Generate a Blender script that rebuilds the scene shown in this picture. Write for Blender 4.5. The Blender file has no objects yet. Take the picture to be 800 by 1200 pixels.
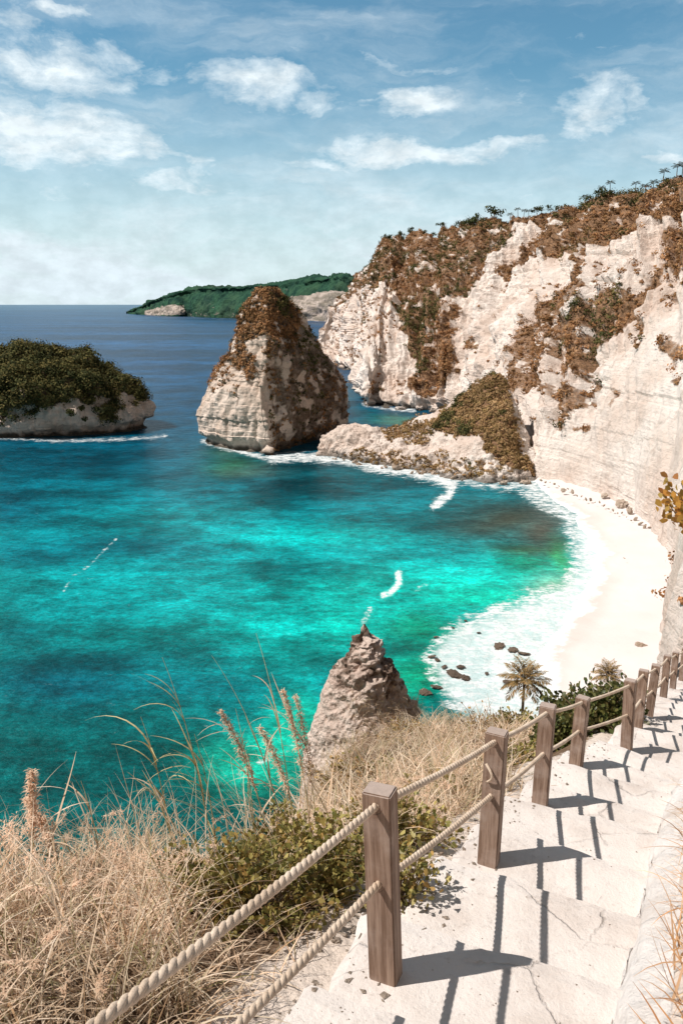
import bpy, math, random
import numpy as np
from mathutils import Vector, Matrix
random.seed(7)
rng = np.random.default_rng(11)
PI = math.pi
# ------------------------------------------------------------------ camera frame
F = 942.0                                   # focal length in photograph pixels (800 x 1200)
PITCH = math.atan(244 / F)
CP, SP = math.cos(PITCH), math.sin(PITCH)
H = 65.0                                    # eye height above the sea

def ray(px, py):
    a = (px - 400) / F; b = (600 - py) / F
    return np.array([a, CP + SP * b, -SP + CP * b])
def at_z(px, py, z=0.0):
    d = ray(px, py); t = (z - H) / d[2]
    return np.array([d[0] * t, d[1] * t, z])
def at_y(px, py, Y):
    d = ray(px, py); t = Y / d[1]
    return np.array([d[0] * t, Y, H + d[2] * t])
def proj(v):
    x, y, z = v[..., 0], v[..., 1], v[..., 2] - H
    d = CP * y - SP * z; b = SP * y + CP * z
    d = np.where(np.abs(d) < 1e-3, 1e-3, d)
    return 400 + F * x / d, 600 - F * b / d
def lin(rgb):
    c = np.array(rgb, float) / 255.0
    return np.where(c <= 0.04045, c / 12.92, ((c + 0.055) / 1.055) ** 2.4)

# ------------------------------------------------------------------ noise
def _h(ix, iy, iz, seed):
    n = (ix * 374761393 + iy * 668265263 + iz * 2147483647 + seed * 1274126177) & 0xFFFFFFFF
    n = ((n ^ (n >> 13)) * 1274126177) & 0xFFFFFFFF
    n = (n ^ (n >> 16)) & 0xFFFFFFFF
    n = (n * 2246822519) & 0xFFFFFFFF
    n = n ^ (n >> 15)
    return (n & 0xFFFFFF) / float(0xFFFFFF)
def vnoise(p, seed=0):
    f = np.floor(p); i = f.astype(np.int64); t = p - f; t = t * t * (3 - 2 * t)
    r = 0
    for dx in (0, 1):
        wx = t[..., 0] if dx else 1 - t[..., 0]
        for dy in (0, 1):
            wy = t[..., 1] if dy else 1 - t[..., 1]
            for dz in (0, 1):
                wz = t[..., 2] if dz else 1 - t[..., 2]
                r = r + wx * wy * wz * _h(i[..., 0] + dx, i[..., 1] + dy, i[..., 2] + dz, seed)
    return r * 2 - 1
def fbm(p, scale, octs=4, seed=0, gain=0.5):
    p = np.asarray(p, float) / np.asarray(scale, float)
    r = 0; a = 1.0; s = 0
    for o in range(octs):
        r = r + a * vnoise(p + 17.3 * o, seed + o); s += a; a *= gain; p = p * 2.03
    return r / s * 1.6
def smooth(a, b, x):
    t = np.clip((x - a) / (b - a), 0, 1); return t * t * (3 - 2 * t)
def poly_in(px, py, poly):
    """positive inside, distance in pixels"""
    poly = np.array(poly, float); d = np.full(px.shape, 1e9); ins = np.zeros(px.shape, bool)
    n = len(poly)
    for k in range(n):
        ax, ay = poly[k]; bx, by = poly[(k + 1) % n]
        ex, ey = bx - ax, by - ay
        t = np.clip(((px - ax) * ex + (py - ay) * ey) / (ex * ex + ey * ey + 1e-9), 0, 1)
        d = np.minimum(d, np.hypot(px - ax - t * ex, py - ay - t * ey))
        c = ((ay > py) != (by > py)) & (px < (bx - ax) * (py - ay) / (by - ay + 1e-12) + ax)
        ins ^= c
    return np.where(ins, d, -d)
def line_d(px, py, pts):
    d = np.full(px.shape, 1e9)
    for (ax, ay), (bx, by) in zip(pts[:-1], pts[1:]):
        ex, ey = bx - ax, by - ay
        t = np.clip(((px - ax) * ex + (py - ay) * ey) / (ex * ex + ey * ey + 1e-9), 0, 1)
        d = np.minimum(d, np.hypot(px - ax - t * ex, py - ay - t * ey))
    return d

# ------------------------------------------------------------------ objects
COL = bpy.context.scene.collection
def tag(o, label=None, cat=None, group=None, kind=None):
    if label: o['label'] = label
    if cat: o['category'] = cat
    if group: o['group'] = group
    if kind: o['kind'] = kind
    return o
def mesh_np(name, V, Q, mat, parent=None, smooth_s=False, attrs=None, tris=False, loc=None):
    V = np.asarray(V, np.float64).reshape(-1, 3); Q = np.asarray(Q, np.int32)
    if loc is not None: V = V - np.asarray(loc, float)
    k = Q.shape[1]
    me = bpy.data.meshes.new(name)
    me.vertices.add(len(V)); me.vertices.foreach_set('co', V.astype(np.float32).ravel())
    me.loops.add(Q.size); me.loops.foreach_set('vertex_index', Q.ravel())
    me.polygons.add(len(Q))
    me.polygons.foreach_set('loop_start', np.arange(0, Q.size, k, dtype=np.int32))
    me.update(calc_edges=True)
    me.polygons.foreach_set('use_smooth', np.full(len(Q), smooth_s))
    if attrs:
        for n, a in attrs.items():
            a = np.asarray(a, np.float32)
            if a.ndim == 1:
                at = me.attributes.new(n, 'FLOAT', 'POINT'); at.data.foreach_set('value', a)
            else:
                at = me.attributes.new(n, 'FLOAT_COLOR', 'POINT')
                if a.shape[1] == 3: a = np.concatenate([a, np.ones((len(a), 1), np.float32)], 1)
                at.data.foreach_set('color', a.ravel())
    me.materials.append(mat); me.validate()
    o = bpy.data.objects.new(name, me); COL.objects.link(o)
    if loc is not None: o.location = Vector([float(c) for c in loc])
    if parent is not None: o.parent = parent
    return o
def empty(name, loc, rz=0):
    o = bpy.data.objects.new(name, None); COL.objects.link(o)
    o.location = Vector([float(c) for c in loc]); o.rotation_euler = (0, 0, rz); o.empty_display_size = 0.2
    return o
def copy_tree(o, parent=None):
    c = o.copy(); COL.objects.link(c)
    if parent is not None: c.parent = parent
    for ch in list(o.children): copy_tree(ch, c)
    return c
def gridq(nu, nv, wrap=False):
    q = []
    i = np.arange(nu if wrap else nu - 1)[:, None]; j = np.arange(nv - 1)[None, :]
    i2 = (i + 1) % nu
    a = i * nv + j; b = i2 * nv + j; c = i2 * nv + j + 1; d = i * nv + j + 1
    return np.stack([a, b, c, d], -1).reshape(-1, 4)
def grid_normals(G, wrap=False):
    if wrap:
        du = np.roll(G, -1, 0) - np.roll(G, 1, 0)
    else: du = np.gradient(G, axis=0)
    dv = np.gradient(G, axis=1)
    n = np.cross(du, dv); l = np.linalg.norm(n, axis=-1, keepdims=True)
    return n / np.maximum(l, 1e-9)
def catmull(P, n, closed=False):
    """P (k,...) -> n samples"""
    P = np.asarray(P, float); k = len(P)
    t = np.linspace(0, k if closed else k - 1, n, endpoint=not closed)
    i = np.floor(t).astype(int)
    if not closed: i = np.minimum(i, k - 2)
    f = (t - i).reshape((-1,) + (1,) * (P.ndim - 1))
    def g(j): return P[j % k] if closed else P[np.clip(j, 0, k - 1)]
    a, b, c, d = g(i - 1), g(i), g(i + 1), g(i + 2)
    return 0.5 * ((2 * b) + (c - a) * f + (2 * a - 5 * b + 4 * c - d) * f ** 2 + (3 * b - a - 3 * c + d) * f ** 3)
def boxes_np(lst):
    """list of (centre, axes 3x3 rows, half sizes)"""
    V = []; Q = []
    for c, ax, hs in lst:
        b = len(V)
        for sx in (-1, 1):
            for sy in (-1, 1):
                for sz in (-1, 1):
                    V.append(np.array(c) + sx * hs[0] * ax[0] + sy * hs[1] * ax[1] + sz * hs[2] * ax[2])
        for f in ((0, 1, 3, 2), (4, 6, 7, 5), (0, 4, 5, 1), (2, 3, 7, 6), (0, 2, 6, 4), (1, 5, 7, 3)):
            Q.append([b + i for i in f])
    return np.array(V), np.array(Q)
def tube_np(P, R, n=8):
    P = np.asarray(P, float); R = np.broadcast_to(np.asarray(R, float), (len(P),))
    T = np.gradient(P, axis=0); T /= np.maximum(np.linalg.norm(T, axis=1, keepdims=True), 1e-9)
    up = np.array([0.13, 0.21, 1.0]) if abs(T[0][2]) < 0.9 else np.array([1.0, 0.1, 0.0])
    A = np.cross(T, up); A /= np.linalg.norm(A, axis=1, keepdims=True); B = np.cross(T, A)
    th = np.linspace(0, 2 * PI, n, endpoint=False)
    V = P[:, None, :] + R[:, None, None] * (np.cos(th)[None, :, None] * A[:, None, :] + np.sin(th)[None, :, None] * B[:, None, :])
    V = V.transpose(1, 0, 2)
    return V.reshape(-1, 3), gridq(n, len(P), wrap=True)
def join(parts):
    V = []; Q = []; b = 0
    for v, q in parts: V.append(v); Q.append(np.asarray(q) + b); b += len(v)
    return np.concatenate(V), np.concatenate(Q)

# ------------------------------------------------------------------ materials
class NT:
    def __init__(s, nt): s.t = nt; nt.nodes.clear()
    def n(s, typ, ins=None, **props):
        nd = s.t.nodes.new(typ)
        for k, v in props.items(): setattr(nd, k, v)
        if ins:
            for k, v in ins.items():
                sock = nd.inputs[k]
                if isinstance(v, bpy.types.NodeSocket): s.t.links.new(v, sock)
                else: sock.default_value = v
        return nd
    def noise(s, vec, scale, detail=6, rough=0.6, **kw):
        return s.n('ShaderNodeTexNoise', {'Vector': vec, 'Scale': scale, 'Detail': detail, 'Roughness': rough}, **kw).outputs['Fac']
    def math(s, op, a, b=0.0, c=None, clamp=False):
        ins = {0: a, 1: b}
        if c is not None: ins[2] = c
        return s.n('ShaderNodeMath', ins, operation=op, use_clamp=clamp).outputs[0]
    def mapr(s, v, a, b, c=0.0, d=1.0, interp='SMOOTHSTEP'):
        return s.n('ShaderNodeMapRange', {'Value': v, 'From Min': a, 'From Max': b, 'To Min': c, 'To Max': d}, interpolation_type=interp).outputs[0]
    def mix(s, f, a, b, mode='MIX'):
        nd = s.t.nodes.new('ShaderNodeMix'); nd.data_type = 'RGBA'; nd.blend_type = mode
        for k, v in ((0, f), (6, a), (7, b)):
            if isinstance(v, bpy.types.NodeSocket): s.t.links.new(v, nd.inputs[k])
            else: nd.inputs[k].default_value = v if k == 0 else (*v[:3], 1)
        return nd.outputs[2]
    def scalev(s, vec, sc):
        return s.n('ShaderNodeMapping', {'Vector': vec, 'Scale': sc}).outputs[0]
def material(name):
    m = bpy.data.materials.new(name); m.use_nodes = True; return m, NT(m.node_tree)
def finish(t, color, rough=0.9, bump=None, spec=0.3, trans=0.0, bs=1.0, bd=0.1):
    b = t.n('ShaderNodeBsdfPrincipled', {'Base Color': color if isinstance(color, bpy.types.NodeSocket) else (*color, 1), 'Roughness': rough, 'Specular IOR Level': spec})
    if bump is not None:
        bn = t.n('ShaderNodeBump', {'Height': bump, 'Strength': bs, 'Distance': bd}); t.t.links.new(bn.outputs[0], b.inputs['Normal'])
    sh = b.outputs[0]
    if trans > 0:
        tr = t.n('ShaderNodeBsdfTranslucent', {'Color': color if isinstance(color, bpy.types.NodeSocket) else (*color, 1)})
        sh = t.n('ShaderNodeMixShader', {0: trans, 1: sh, 2: tr.outputs[0]}).outputs[0]
    t.t.links.new(sh, t.n('ShaderNodeOutputMaterial').outputs[0] if False else t.n('ShaderNodeOutputMaterial').inputs[0])

def rock_mat(name, pale, warm, dark, soil, unit=1.0, soil_lo=0.35, soil_hi=0.6, dark_amt=0.35, strata=1.0):
    """limestone: pale beds, ochre stains, dark weathered patches; 'scrub' attribute = soil-covered"""
    m, t = material(name)
    P = t.n('ShaderNodeNewGeometry').outputs['Position']
    big = t.noise(P, 0.035 * unit, 8, 0.62)
    beds = t.noise(t.scalev(P, (0.05 * unit, 0.05 * unit, 0.8 * unit)), 1.0, 8, 0.65)
    streak = t.noise(t.scalev(P, (0.35 * unit, 0.35 * unit, 0.025 * unit)), 1.0, 7, 0.62)
    fine = t.noise(P, 0.6 * unit, 9, 0.7)
    c = t.mix(t.mapr(big, 0.35, 0.68), pale, warm)
    c = t.mix(t.math('MULTIPLY', t.mapr(beds, 0.54, 0.76), 0.35 * strata), c, tuple(0.72 * x for x in warm))
    c = t.mix(t.math('MULTIPLY', t.mapr(streak, 0.54, 0.74), dark_amt * 1.3), c, dark)
    c = t.mix(t.math('MULTIPLY', t.mapr(fine, 0.56, 0.72), dark_amt), c, dark)
    sc = t.n('ShaderNodeAttribute', attribute_name='scrub').outputs['Fac']
    s2 = t.math('ADD', sc, t.math('MULTIPLY', t.math('SUBTRACT', t.noise(P, 0.25 * unit, 7, 0.7), 0.5), 0.9))
    sl = t.mix(t.mapr(t.noise(P, 0.9 * unit, 6, 0.75), 0.38, 0.62), tuple(0.50 * x for x in soil), tuple(1.25 * x for x in soil))
    c = t.mix(t.mapr(s2, soil_lo, soil_hi), c, sl)
    dk = t.n('ShaderNodeAttribute', attribute_name='tide').outputs['Fac']
    c = t.mix(dk, c, (0.045, 0.04, 0.03))
    hgt = t.math('ADD', t.math('MULTIPLY', fine, 0.8), t.math('ADD', t.math('MULTIPLY', beds, 0.5 * strata), t.math('MULTIPLY', t.noise(P, 2.2 * unit, 6, 0.7), 0.35)))
    finish(t, c, 0.95, hgt, 0.15, bs=0.9, bd=1.6 / unit)
    return m
def var_mat(name, cols, rough=0.85, trans=0.25, scale=0.15, spec=0.2, attr=None):
    """colour varies per loose leaf / blade and slowly through space"""
    m, t = material(name)
    g = t.n('ShaderNodeNewGeometry')
    r = t.n('ShaderNodeValToRGB', {'Fac': g.outputs['Random Per Island']})
    el = r.color_ramp.elements
    while len(el) < len(cols): el.new(0.5)
    for i, c in enumerate(cols):
        el[i].position = i / (len(cols) - 1); el[i].color = (*c, 1)
    c = r.outputs[0]
    if attr:
        a = t.n('ShaderNodeAttribute', attribute_name=attr)
        c = t.mix(1.0, c, a.outputs['Color'], 'MULTIPLY')
    n = t.noise(g.outputs['Position'], scale, 4, 0.6)
    c = t.mix(1.0, c, t.n('ShaderNodeCombineColor', {0: t.mapr(n, 0.3, 0.7, 0.65, 1.25), 1: t.mapr(n, 0.3, 0.7, 0.62, 1.22), 2: t.mapr(n, 0.3, 0.7, 0.55, 1.2)}).outputs[0], 'MULTIPLY')
    finish(t, c, rough, None, spec, trans)
    return m

M = {}
M['cliff'] = rock_mat('limestone', (0.80, 0.715, 0.65), (0.64, 0.51, 0.43), (0.27, 0.19, 0.145), (0.30, 0.175, 0.10), 1.0, 0.40, 0.9)
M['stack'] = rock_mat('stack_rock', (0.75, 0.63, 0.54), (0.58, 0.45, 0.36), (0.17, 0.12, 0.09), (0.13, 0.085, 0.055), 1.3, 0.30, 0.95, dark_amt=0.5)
M['near_rock'] = rock_mat('near_rock', (0.74, 0.61, 0.53), (0.56, 0.43, 0.36), (0.13, 0.09, 0.07), (0.21, 0.145, 0.11), 11.0, dark_amt=0.55, strata=0.6)
M['boulder'] = rock_mat('boulder_rock', (0.46, 0.38, 0.31), (0.36, 0.27, 0.20), (0.13, 0.10, 0.07), (0.2, 0.12, 0.07), 3.0)
M['reef'] = rock_mat('wet_rock', (0.16, 0.12, 0.09), (0.11, 0.08, 0.06), (0.05, 0.04, 0.035), (0.1, 0.07, 0.05), 3.0)
M['scrub'] = var_mat('scrub_leaves', [(0.88, 0.88, 0.88), (1.0, 1.0, 1.0), (1.12, 1.1, 1.08)], 0.9, 0.15, 0.08, 0.1, 'Col')
STRAW = [(0.26, 0.16, 0.09), (0.78, 0.60, 0.44), (0.86, 0.71, 0.56), (0.50, 0.32, 0.18), (0.86, 0.72, 0.58), (0.27, 0.24, 0.09), (0.88, 0.76, 0.64), (0.46, 0.29, 0.16)]
M['straw'] = var_mat('dry_straw', STRAW, 0.7, 0.38, 0.8, 0.3)
M['rust_grass'] = var_mat('rust_grass', [(0.55, 0.28, 0.12), (0.72, 0.48, 0.28), (0.40, 0.20, 0.09), (0.78, 0.6, 0.42)], 0.7, 0.3, 0.8)
M['plume'] = var_mat('plume', [(0.62, 0.42, 0.30), (0.78, 0.60, 0.46), (0.7, 0.5, 0.36)], 0.8, 0.35, 0.8)
M['stalk'] = var_mat('stalk', [(0.55, 0.46, 0.22), (0.70, 0.58, 0.34), (0.38, 0.38, 0.14)], 0.6, 0.2, 0.8)
M['leaf'] = var_mat('shrub_leaf', [(0.10, 0.11, 0.03), (0.24, 0.22, 0.06), (0.48, 0.40, 0.14), (0.15, 0.14, 0.04), (0.40, 0.25, 0.08), (0.30, 0.28, 0.08)], 0.5, 0.3, 1.0, 0.4)
M['leaf_green'] = var_mat('green_leaf', [(0.05, 0.07, 0.02), (0.10, 0.12, 0.035), (0.20, 0.19, 0.06), (0.07, 0.09, 0.025), (0.26, 0.2, 0.08)], 0.45, 0.25, 1.0, 0.4)
M['leaf_orange'] = var_mat('orange_leaf', [(0.55, 0.25, 0.05), (0.65, 0.36, 0.08), (0.42, 0.30, 0.08), (0.35, 0.14, 0.04)], 0.5, 0.35, 1.0, 0.4)
M['dry_leaf'] = var_mat('dry_leaf', [(0.30, 0.17, 0.07), (0.48, 0.31, 0.14), (0.24, 0.20, 0.07), (0.6, 0.42, 0.24)], 0.7, 0.25, 1.0)
M['twig'] = var_mat('twig', [(0.16, 0.10, 0.06), (0.28, 0.19, 0.12)], 0.9, 0.0, 2.0)
M['palm'] = var_mat('palm_frond', [(0.42, 0.25, 0.10), (0.24, 0.17, 0.06), (0.55, 0.36, 0.18)], 0.55, 0.2, 1.0, 0.4)
M['palm_green'] = var_mat('palm_green', [(0.04, 0.055, 0.02), (0.08, 0.08, 0.03), (0.12, 0.09, 0.04)], 0.55, 0.2, 1.0, 0.3)
M['tree_green'] = var_mat('tree_leaf', [(0.035, 0.055, 0.018), (0.06, 0.08, 0.025), (0.10, 0.10, 0.035)], 0.7, 0.2, 0.3)
M['trunk'] = var_mat('bark', [(0.20, 0.14, 0.10), (0.20, 0.14, 0.10)], 0.9, 0.0, 3.0)

def wood_mat():
    m, t = material('weathered_wood')
    P = t.n('ShaderNodeTexCoord').outputs['Object']
    R = t.n('ShaderNodeObjectInfo').outputs['Random']
    P = t.n('ShaderNodeVectorMath', {0: P, 1: t.n('ShaderNodeCombineXYZ', {0: t.math('MULTIPLY', R, 7.0), 1: 0.0, 2: t.math('MULTIPLY', R, 31.0)}).outputs[0]}, operation='ADD').outputs[0]
    g = t.noise(t.scalev(P, (38, 38, 2.2)), 1.0, 8, 0.65)
    b = t.noise(P, 5.0, 6, 0.6)
    c = t.mix(t.mapr(g, 0.35, 0.7), (0.175, 0.108, 0.075), (0.36, 0.255, 0.195))
    c = t.mix(t.math('MULTIPLY', t.mapr(b, 0.45, 0.7), 0.55), c, (0.42, 0.33, 0.28))
    k = t.n('ShaderNodeTexVoronoi', {'Vector': t.scalev(P, (9, 9, 3.0)), 'Scale': 1.0}).outputs['Distance']
    c = t.mix(t.mapr(k, 0.10, 0.03), c, (0.06, 0.035, 0.025))
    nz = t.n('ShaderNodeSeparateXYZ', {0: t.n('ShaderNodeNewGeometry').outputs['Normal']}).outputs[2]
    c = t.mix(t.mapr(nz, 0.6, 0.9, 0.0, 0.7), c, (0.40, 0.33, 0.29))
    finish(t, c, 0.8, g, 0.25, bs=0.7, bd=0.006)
    return m
M['wood'] = wood_mat()
mh, th_ = material('dark_hole'); finish(th_, (0.03, 0.02, 0.014), 0.95, None, 0.1); M['hole'] = mh
def rope_mat():
    m, t = material('hemp_rope')
    P = t.n('ShaderNodeTexCoord').outputs['Object']
    a = t.noise(P, 90, 5, 0.7); b = t.noise(P, 6, 5, 0.6)
    c = t.mix(t.mapr(b, 0.3, 0.7), (0.50, 0.38, 0.28), (0.66, 0.54, 0.43))
    c = t.mix(t.math('MULTIPLY', t.mapr(a, 0.5, 0.75), 0.5), c, (0.30, 0.2, 0.13))
    finish(t, c, 0.9, a, 0.15, bs=0.8, bd=0.004)
    return m
M['rope'] = rope_mat()
def plaster_mat(name, base, stain, amt, bd=0.012):
    m, t = material(name)
    P = t.n('ShaderNodeNewGeometry').outputs['Position']
    a = t.noise(P, 1.3, 9, 0.65); b = t.noise(P, 14, 8, 0.7); c2 = t.noise(P, 60, 6, 0.7)
    v = t.n('ShaderNodeTexVoronoi', {'Vector': P, 'Scale': 13.0, 'Randomness': 1.0}).outputs['Distance']
    c = t.mix(t.math('MULTIPLY', t.mapr(a, 0.42, 0.72), amt), base, stain)
    c = t.mix(t.math('MULTIPLY', t.mapr(b, 0.55, 0.75), amt * 0.7), c, tuple(0.65 * x for x in stain))
    c = t.mix(t.math('MULTIPLY', t.mapr(v, 0.06, 0.02), 0.6), c, tuple(0.4 * x for x in stain))
    wp = t.n('ShaderNodeVectorMath', {0: t.n('ShaderNodeTexNoise', {'Vector': P, 'Scale': 3.0, 'Detail': 6.0, 'Roughness': 0.7}).outputs['Color'], 1: (0.16, 0.16, 0.16), 2: P}, operation='MULTIPLY_ADD').outputs[0]
    ck = t.n('ShaderNodeTexVoronoi', {'Vector': wp, 'Scale': 0.9}, feature='DISTANCE_TO_EDGE').outputs['Distance']
    ckm = t.math('MULTIPLY', t.mapr(ck, 0.010, 0.002), t.mapr(a, 0.45, 0.6))
    c = t.mix(t.math('MULTIPLY', ckm, 0.4), c, tuple(0.45 * x for x in stain))
    h = t.math('ADD', t.math('ADD', t.math('MULTIPLY', a, 2.0), b), t.math('MULTIPLY', c2, 0.4))
    h = t.math('SUBTRACT', h, t.math('MULTIPLY', ckm, 0.8))
    finish(t, c, 0.92, h, 0.2, bs=0.7, bd=bd)
    return m
M['step'] = plaster_mat('worn_concrete', (0.67, 0.61, 0.565), (0.48, 0.405, 0.355), 0.8, 0.02)
M['plaster'] = plaster_mat('whitewashed_wall', (0.76, 0.71, 0.67), (0.56, 0.46, 0.39), 0.7, 0.05)
def ground_mat():
    m, t = material('slope_soil')
    P = t.n('ShaderNodeNewGeometry').outputs['Position']
    a = t.noise(P, 0.8, 8, 0.65); b = t.noise(P, 9, 8, 0.7)
    pth = t.n('ShaderNodeAttribute', attribute_name='bare').outputs['Fac']
    c = t.mix(t.mapr(a, 0.35, 0.65), (0.10, 0.06, 0.035), (0.22, 0.145, 0.09))
    c = t.mix(t.math('MULTIPLY', t.mapr(b, 0.5, 0.7), 0.6), c, (0.42, 0.31, 0.22))
    c = t.mix(t.mapr(t.math('ADD', pth, t.math('MULTIPLY', t.math('SUBTRACT', b, 0.5), 0.7)), 0.35, 0.6), c, (0.68, 0.58, 0.50))
    finish(t, c, 0.95, t.math('ADD', a, b), 0.1, bs=0.9, bd=0.05)
    return m
M['ground'] = ground_mat()
def sand_mat():
    m, t = material('white_sand')
    P = t.n('ShaderNodeNewGeometry').outputs['Position']
    a = t.noise(P, 0.05, 7, 0.6); b = t.noise(P, 1.2, 6, 0.7)
    wet = t.n('ShaderNodeAttribute', attribute_name='wet').outputs['Fac']
    c = t.mix(t.mapr(a, 0.35, 0.7), (0.645, 0.595, 0.57), (0.61, 0.55, 0.52))
    c = t.mix(wet, c, (0.58, 0.49, 0.45))
    c = t.mix(t.math('MULTIPLY', t.mapr(t.noise(P, 0.35, 9, 0.75), 0.56, 0.72), 0.35), c, (0.50, 0.43, 0.39))
    zz = t.n('ShaderNodeSeparateXYZ', {0: P}).outputs[2]
    lace = t.math('ADD', t.mapr(zz, 0.0, 0.75, 1.0, 0.0), t.math('MULTIPLY', t.math('SUBTRACT', t.noise(P, 0.16, 9, 0.72), 0.5), 2.4))
    c = t.mix(t.mapr(lace, 0.45, 0.95), c, (0.69, 0.71, 0.71))
    finish(t, c, 0.85, b, 0.2, bs=0.5, bd=0.15)
    return m
M['sand'] = sand_mat()
def sea_mat():
    m, t = material('sea_water')
    P = t.n('ShaderNodeNewGeometry').outputs['Position']
    col = t.n('ShaderNodeAttribute', attribute_name='Depth').outputs['Color']
    foam = t.n('ShaderNodeAttribute', attribute_name='foam').outputs['Fac']
    shore = t.n('ShaderNodeAttribute', attribute_name='calm').outputs['Fac']
    # reef and weed seen through the water (own colour); light on chop and far streaks painted in
    n1 = t.noise(t.scalev(P, (0.022, 0.030, 0)), 1.0, 10, 0.70, normalize=True)
    n2 = t.noise(t.scalev(P, (0.12, 0.17, 0)), 1.0, 8, 0.7)
    n3 = t.noise(t.scalev(P, (0.5, 0.8, 0)), 1.0, 6, 0.7)
    k = t.math('MULTIPLY', t.mapr(n1, 0.36, 0.64, 0.46, 1.32), t.mapr(n2, 0.32, 0.68, 0.66, 1.30))
    n4 = t.noise(t.scalev(P, (1.3, 2.2, 0)), 1.0, 5, 0.75)
    k = t.math('MULTIPLY', k, t.mapr(n3, 0.32, 0.68, 0.66, 1.34))
    k = t.math('MULTIPLY', k, t.mapr(n4, 0.32, 0.68, 0.74, 1.26))
    fb = t.noise(t.scalev(P, (0.0012, 0.005, 0)), 1.0, 8, 0.62)
    yy = t.n('ShaderNodeSeparateXYZ', {0: P}).outputs[1]
    fb = t.math('MULTIPLY_ADD', t.math('SUBTRACT', t.mapr(fb, 0.36, 0.64, 0.62, 1.7), 1.0), t.mapr(yy, 420.0, 900.0), 1.0)
    k = t.math('MULTIPLY', k, fb)
    kk = t.n('ShaderNodeMix', {0: shore, 2: k, 3: 1.0}).outputs[0]
    c = t.n('ShaderNodeVectorMath', {0: col, 'Scale': kk}, operation='SCALE').outputs[0]
    # foam: lacy where thin, solid where the mask is strong
    f1 = t.noise(t.scalev(P, (0.22, 0.34, 0)), 1.0, 10, 0.72)
    f2 = t.noise(t.scalev(P, (0.9, 1.2, 0)), 1.0, 6, 0.7)
    fv = t.math('ADD', foam, t.math('ADD', t.math('MULTIPLY', t.math('SUBTRACT', f1, 0.5), 2.6), t.math('MULTIPLY', t.math('SUBTRACT', f2, 0.5), 1.7)))
    fm = t.mapr(fv, 0.44, 1.0)
    c = t.mix(fm, c, (0.69, 0.72, 0.72))
    w1 = t.noise(t.scalev(P, (0.14, 0.22, 0)), 1.0, 6, 0.65)
    w2 = t.noise(t.scalev(P, (0.7, 1.1, 0)), 1.0, 6, 0.7)
    hgt = t.math('ADD', t.math('MULTIPLY', w1, 1.6), t.math('MULTIPLY', w2, 0.45))
    bn = t.n('ShaderNodeBump', {'Height': hgt, 'Strength': 0.8, 'Distance': 1.0})
    b = t.n('ShaderNodeBsdfPrincipled', {'Base Color': c, 'Roughness': t.mapr(fm, 0, 1, 0.28, 0.9), 'IOR': 1.33, 'Specular IOR Level': 0.10, 'Normal': bn.outputs[0]})
    t.t.links.new(b.outputs[0], t.n('ShaderNodeOutputMaterial').inputs[0])
    return m
M['sea'] = sea_mat()
def far_mat():
    m, t = material('far_headland')
    P = t.n('ShaderNodeNewGeometry').outputs['Position']
    n = t.noise(P, 0.016, 9, 0.7); n2 = t.noise(P, 0.004, 6, 0.6)
    c = t.mix(t.mapr(n, 0.38, 0.62), (0.014, 0.046, 0.034), (0.04, 0.115, 0.065))
    c = t.mix(t.mapr(n2, 0.45, 0.65, 0, 0.5), c, (0.06, 0.085, 0.05))
    r = t.n('ShaderNodeAttribute', attribute_name='rock').outputs['Fac']
    nr = t.noise(t.scalev(P, (0.012, 0.012, 0.05)), 1.0, 8, 0.7)
    f = t.mapr(t.math('ADD', r, t.math('MULTIPLY', t.math('SUBTRACT', nr, 0.5), 1.6)), 0.45, 0.6)
    c = t.mix(f, c, t.mix(t.mapr(nr, 0.4, 0.6), (0.55, 0.46, 0.40), (0.24, 0.21, 0.17)))
    finish(t, c, 0.95, n, 0.1, bs=1.0, bd=30)
    return m
M['far'] = far_mat()

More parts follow.
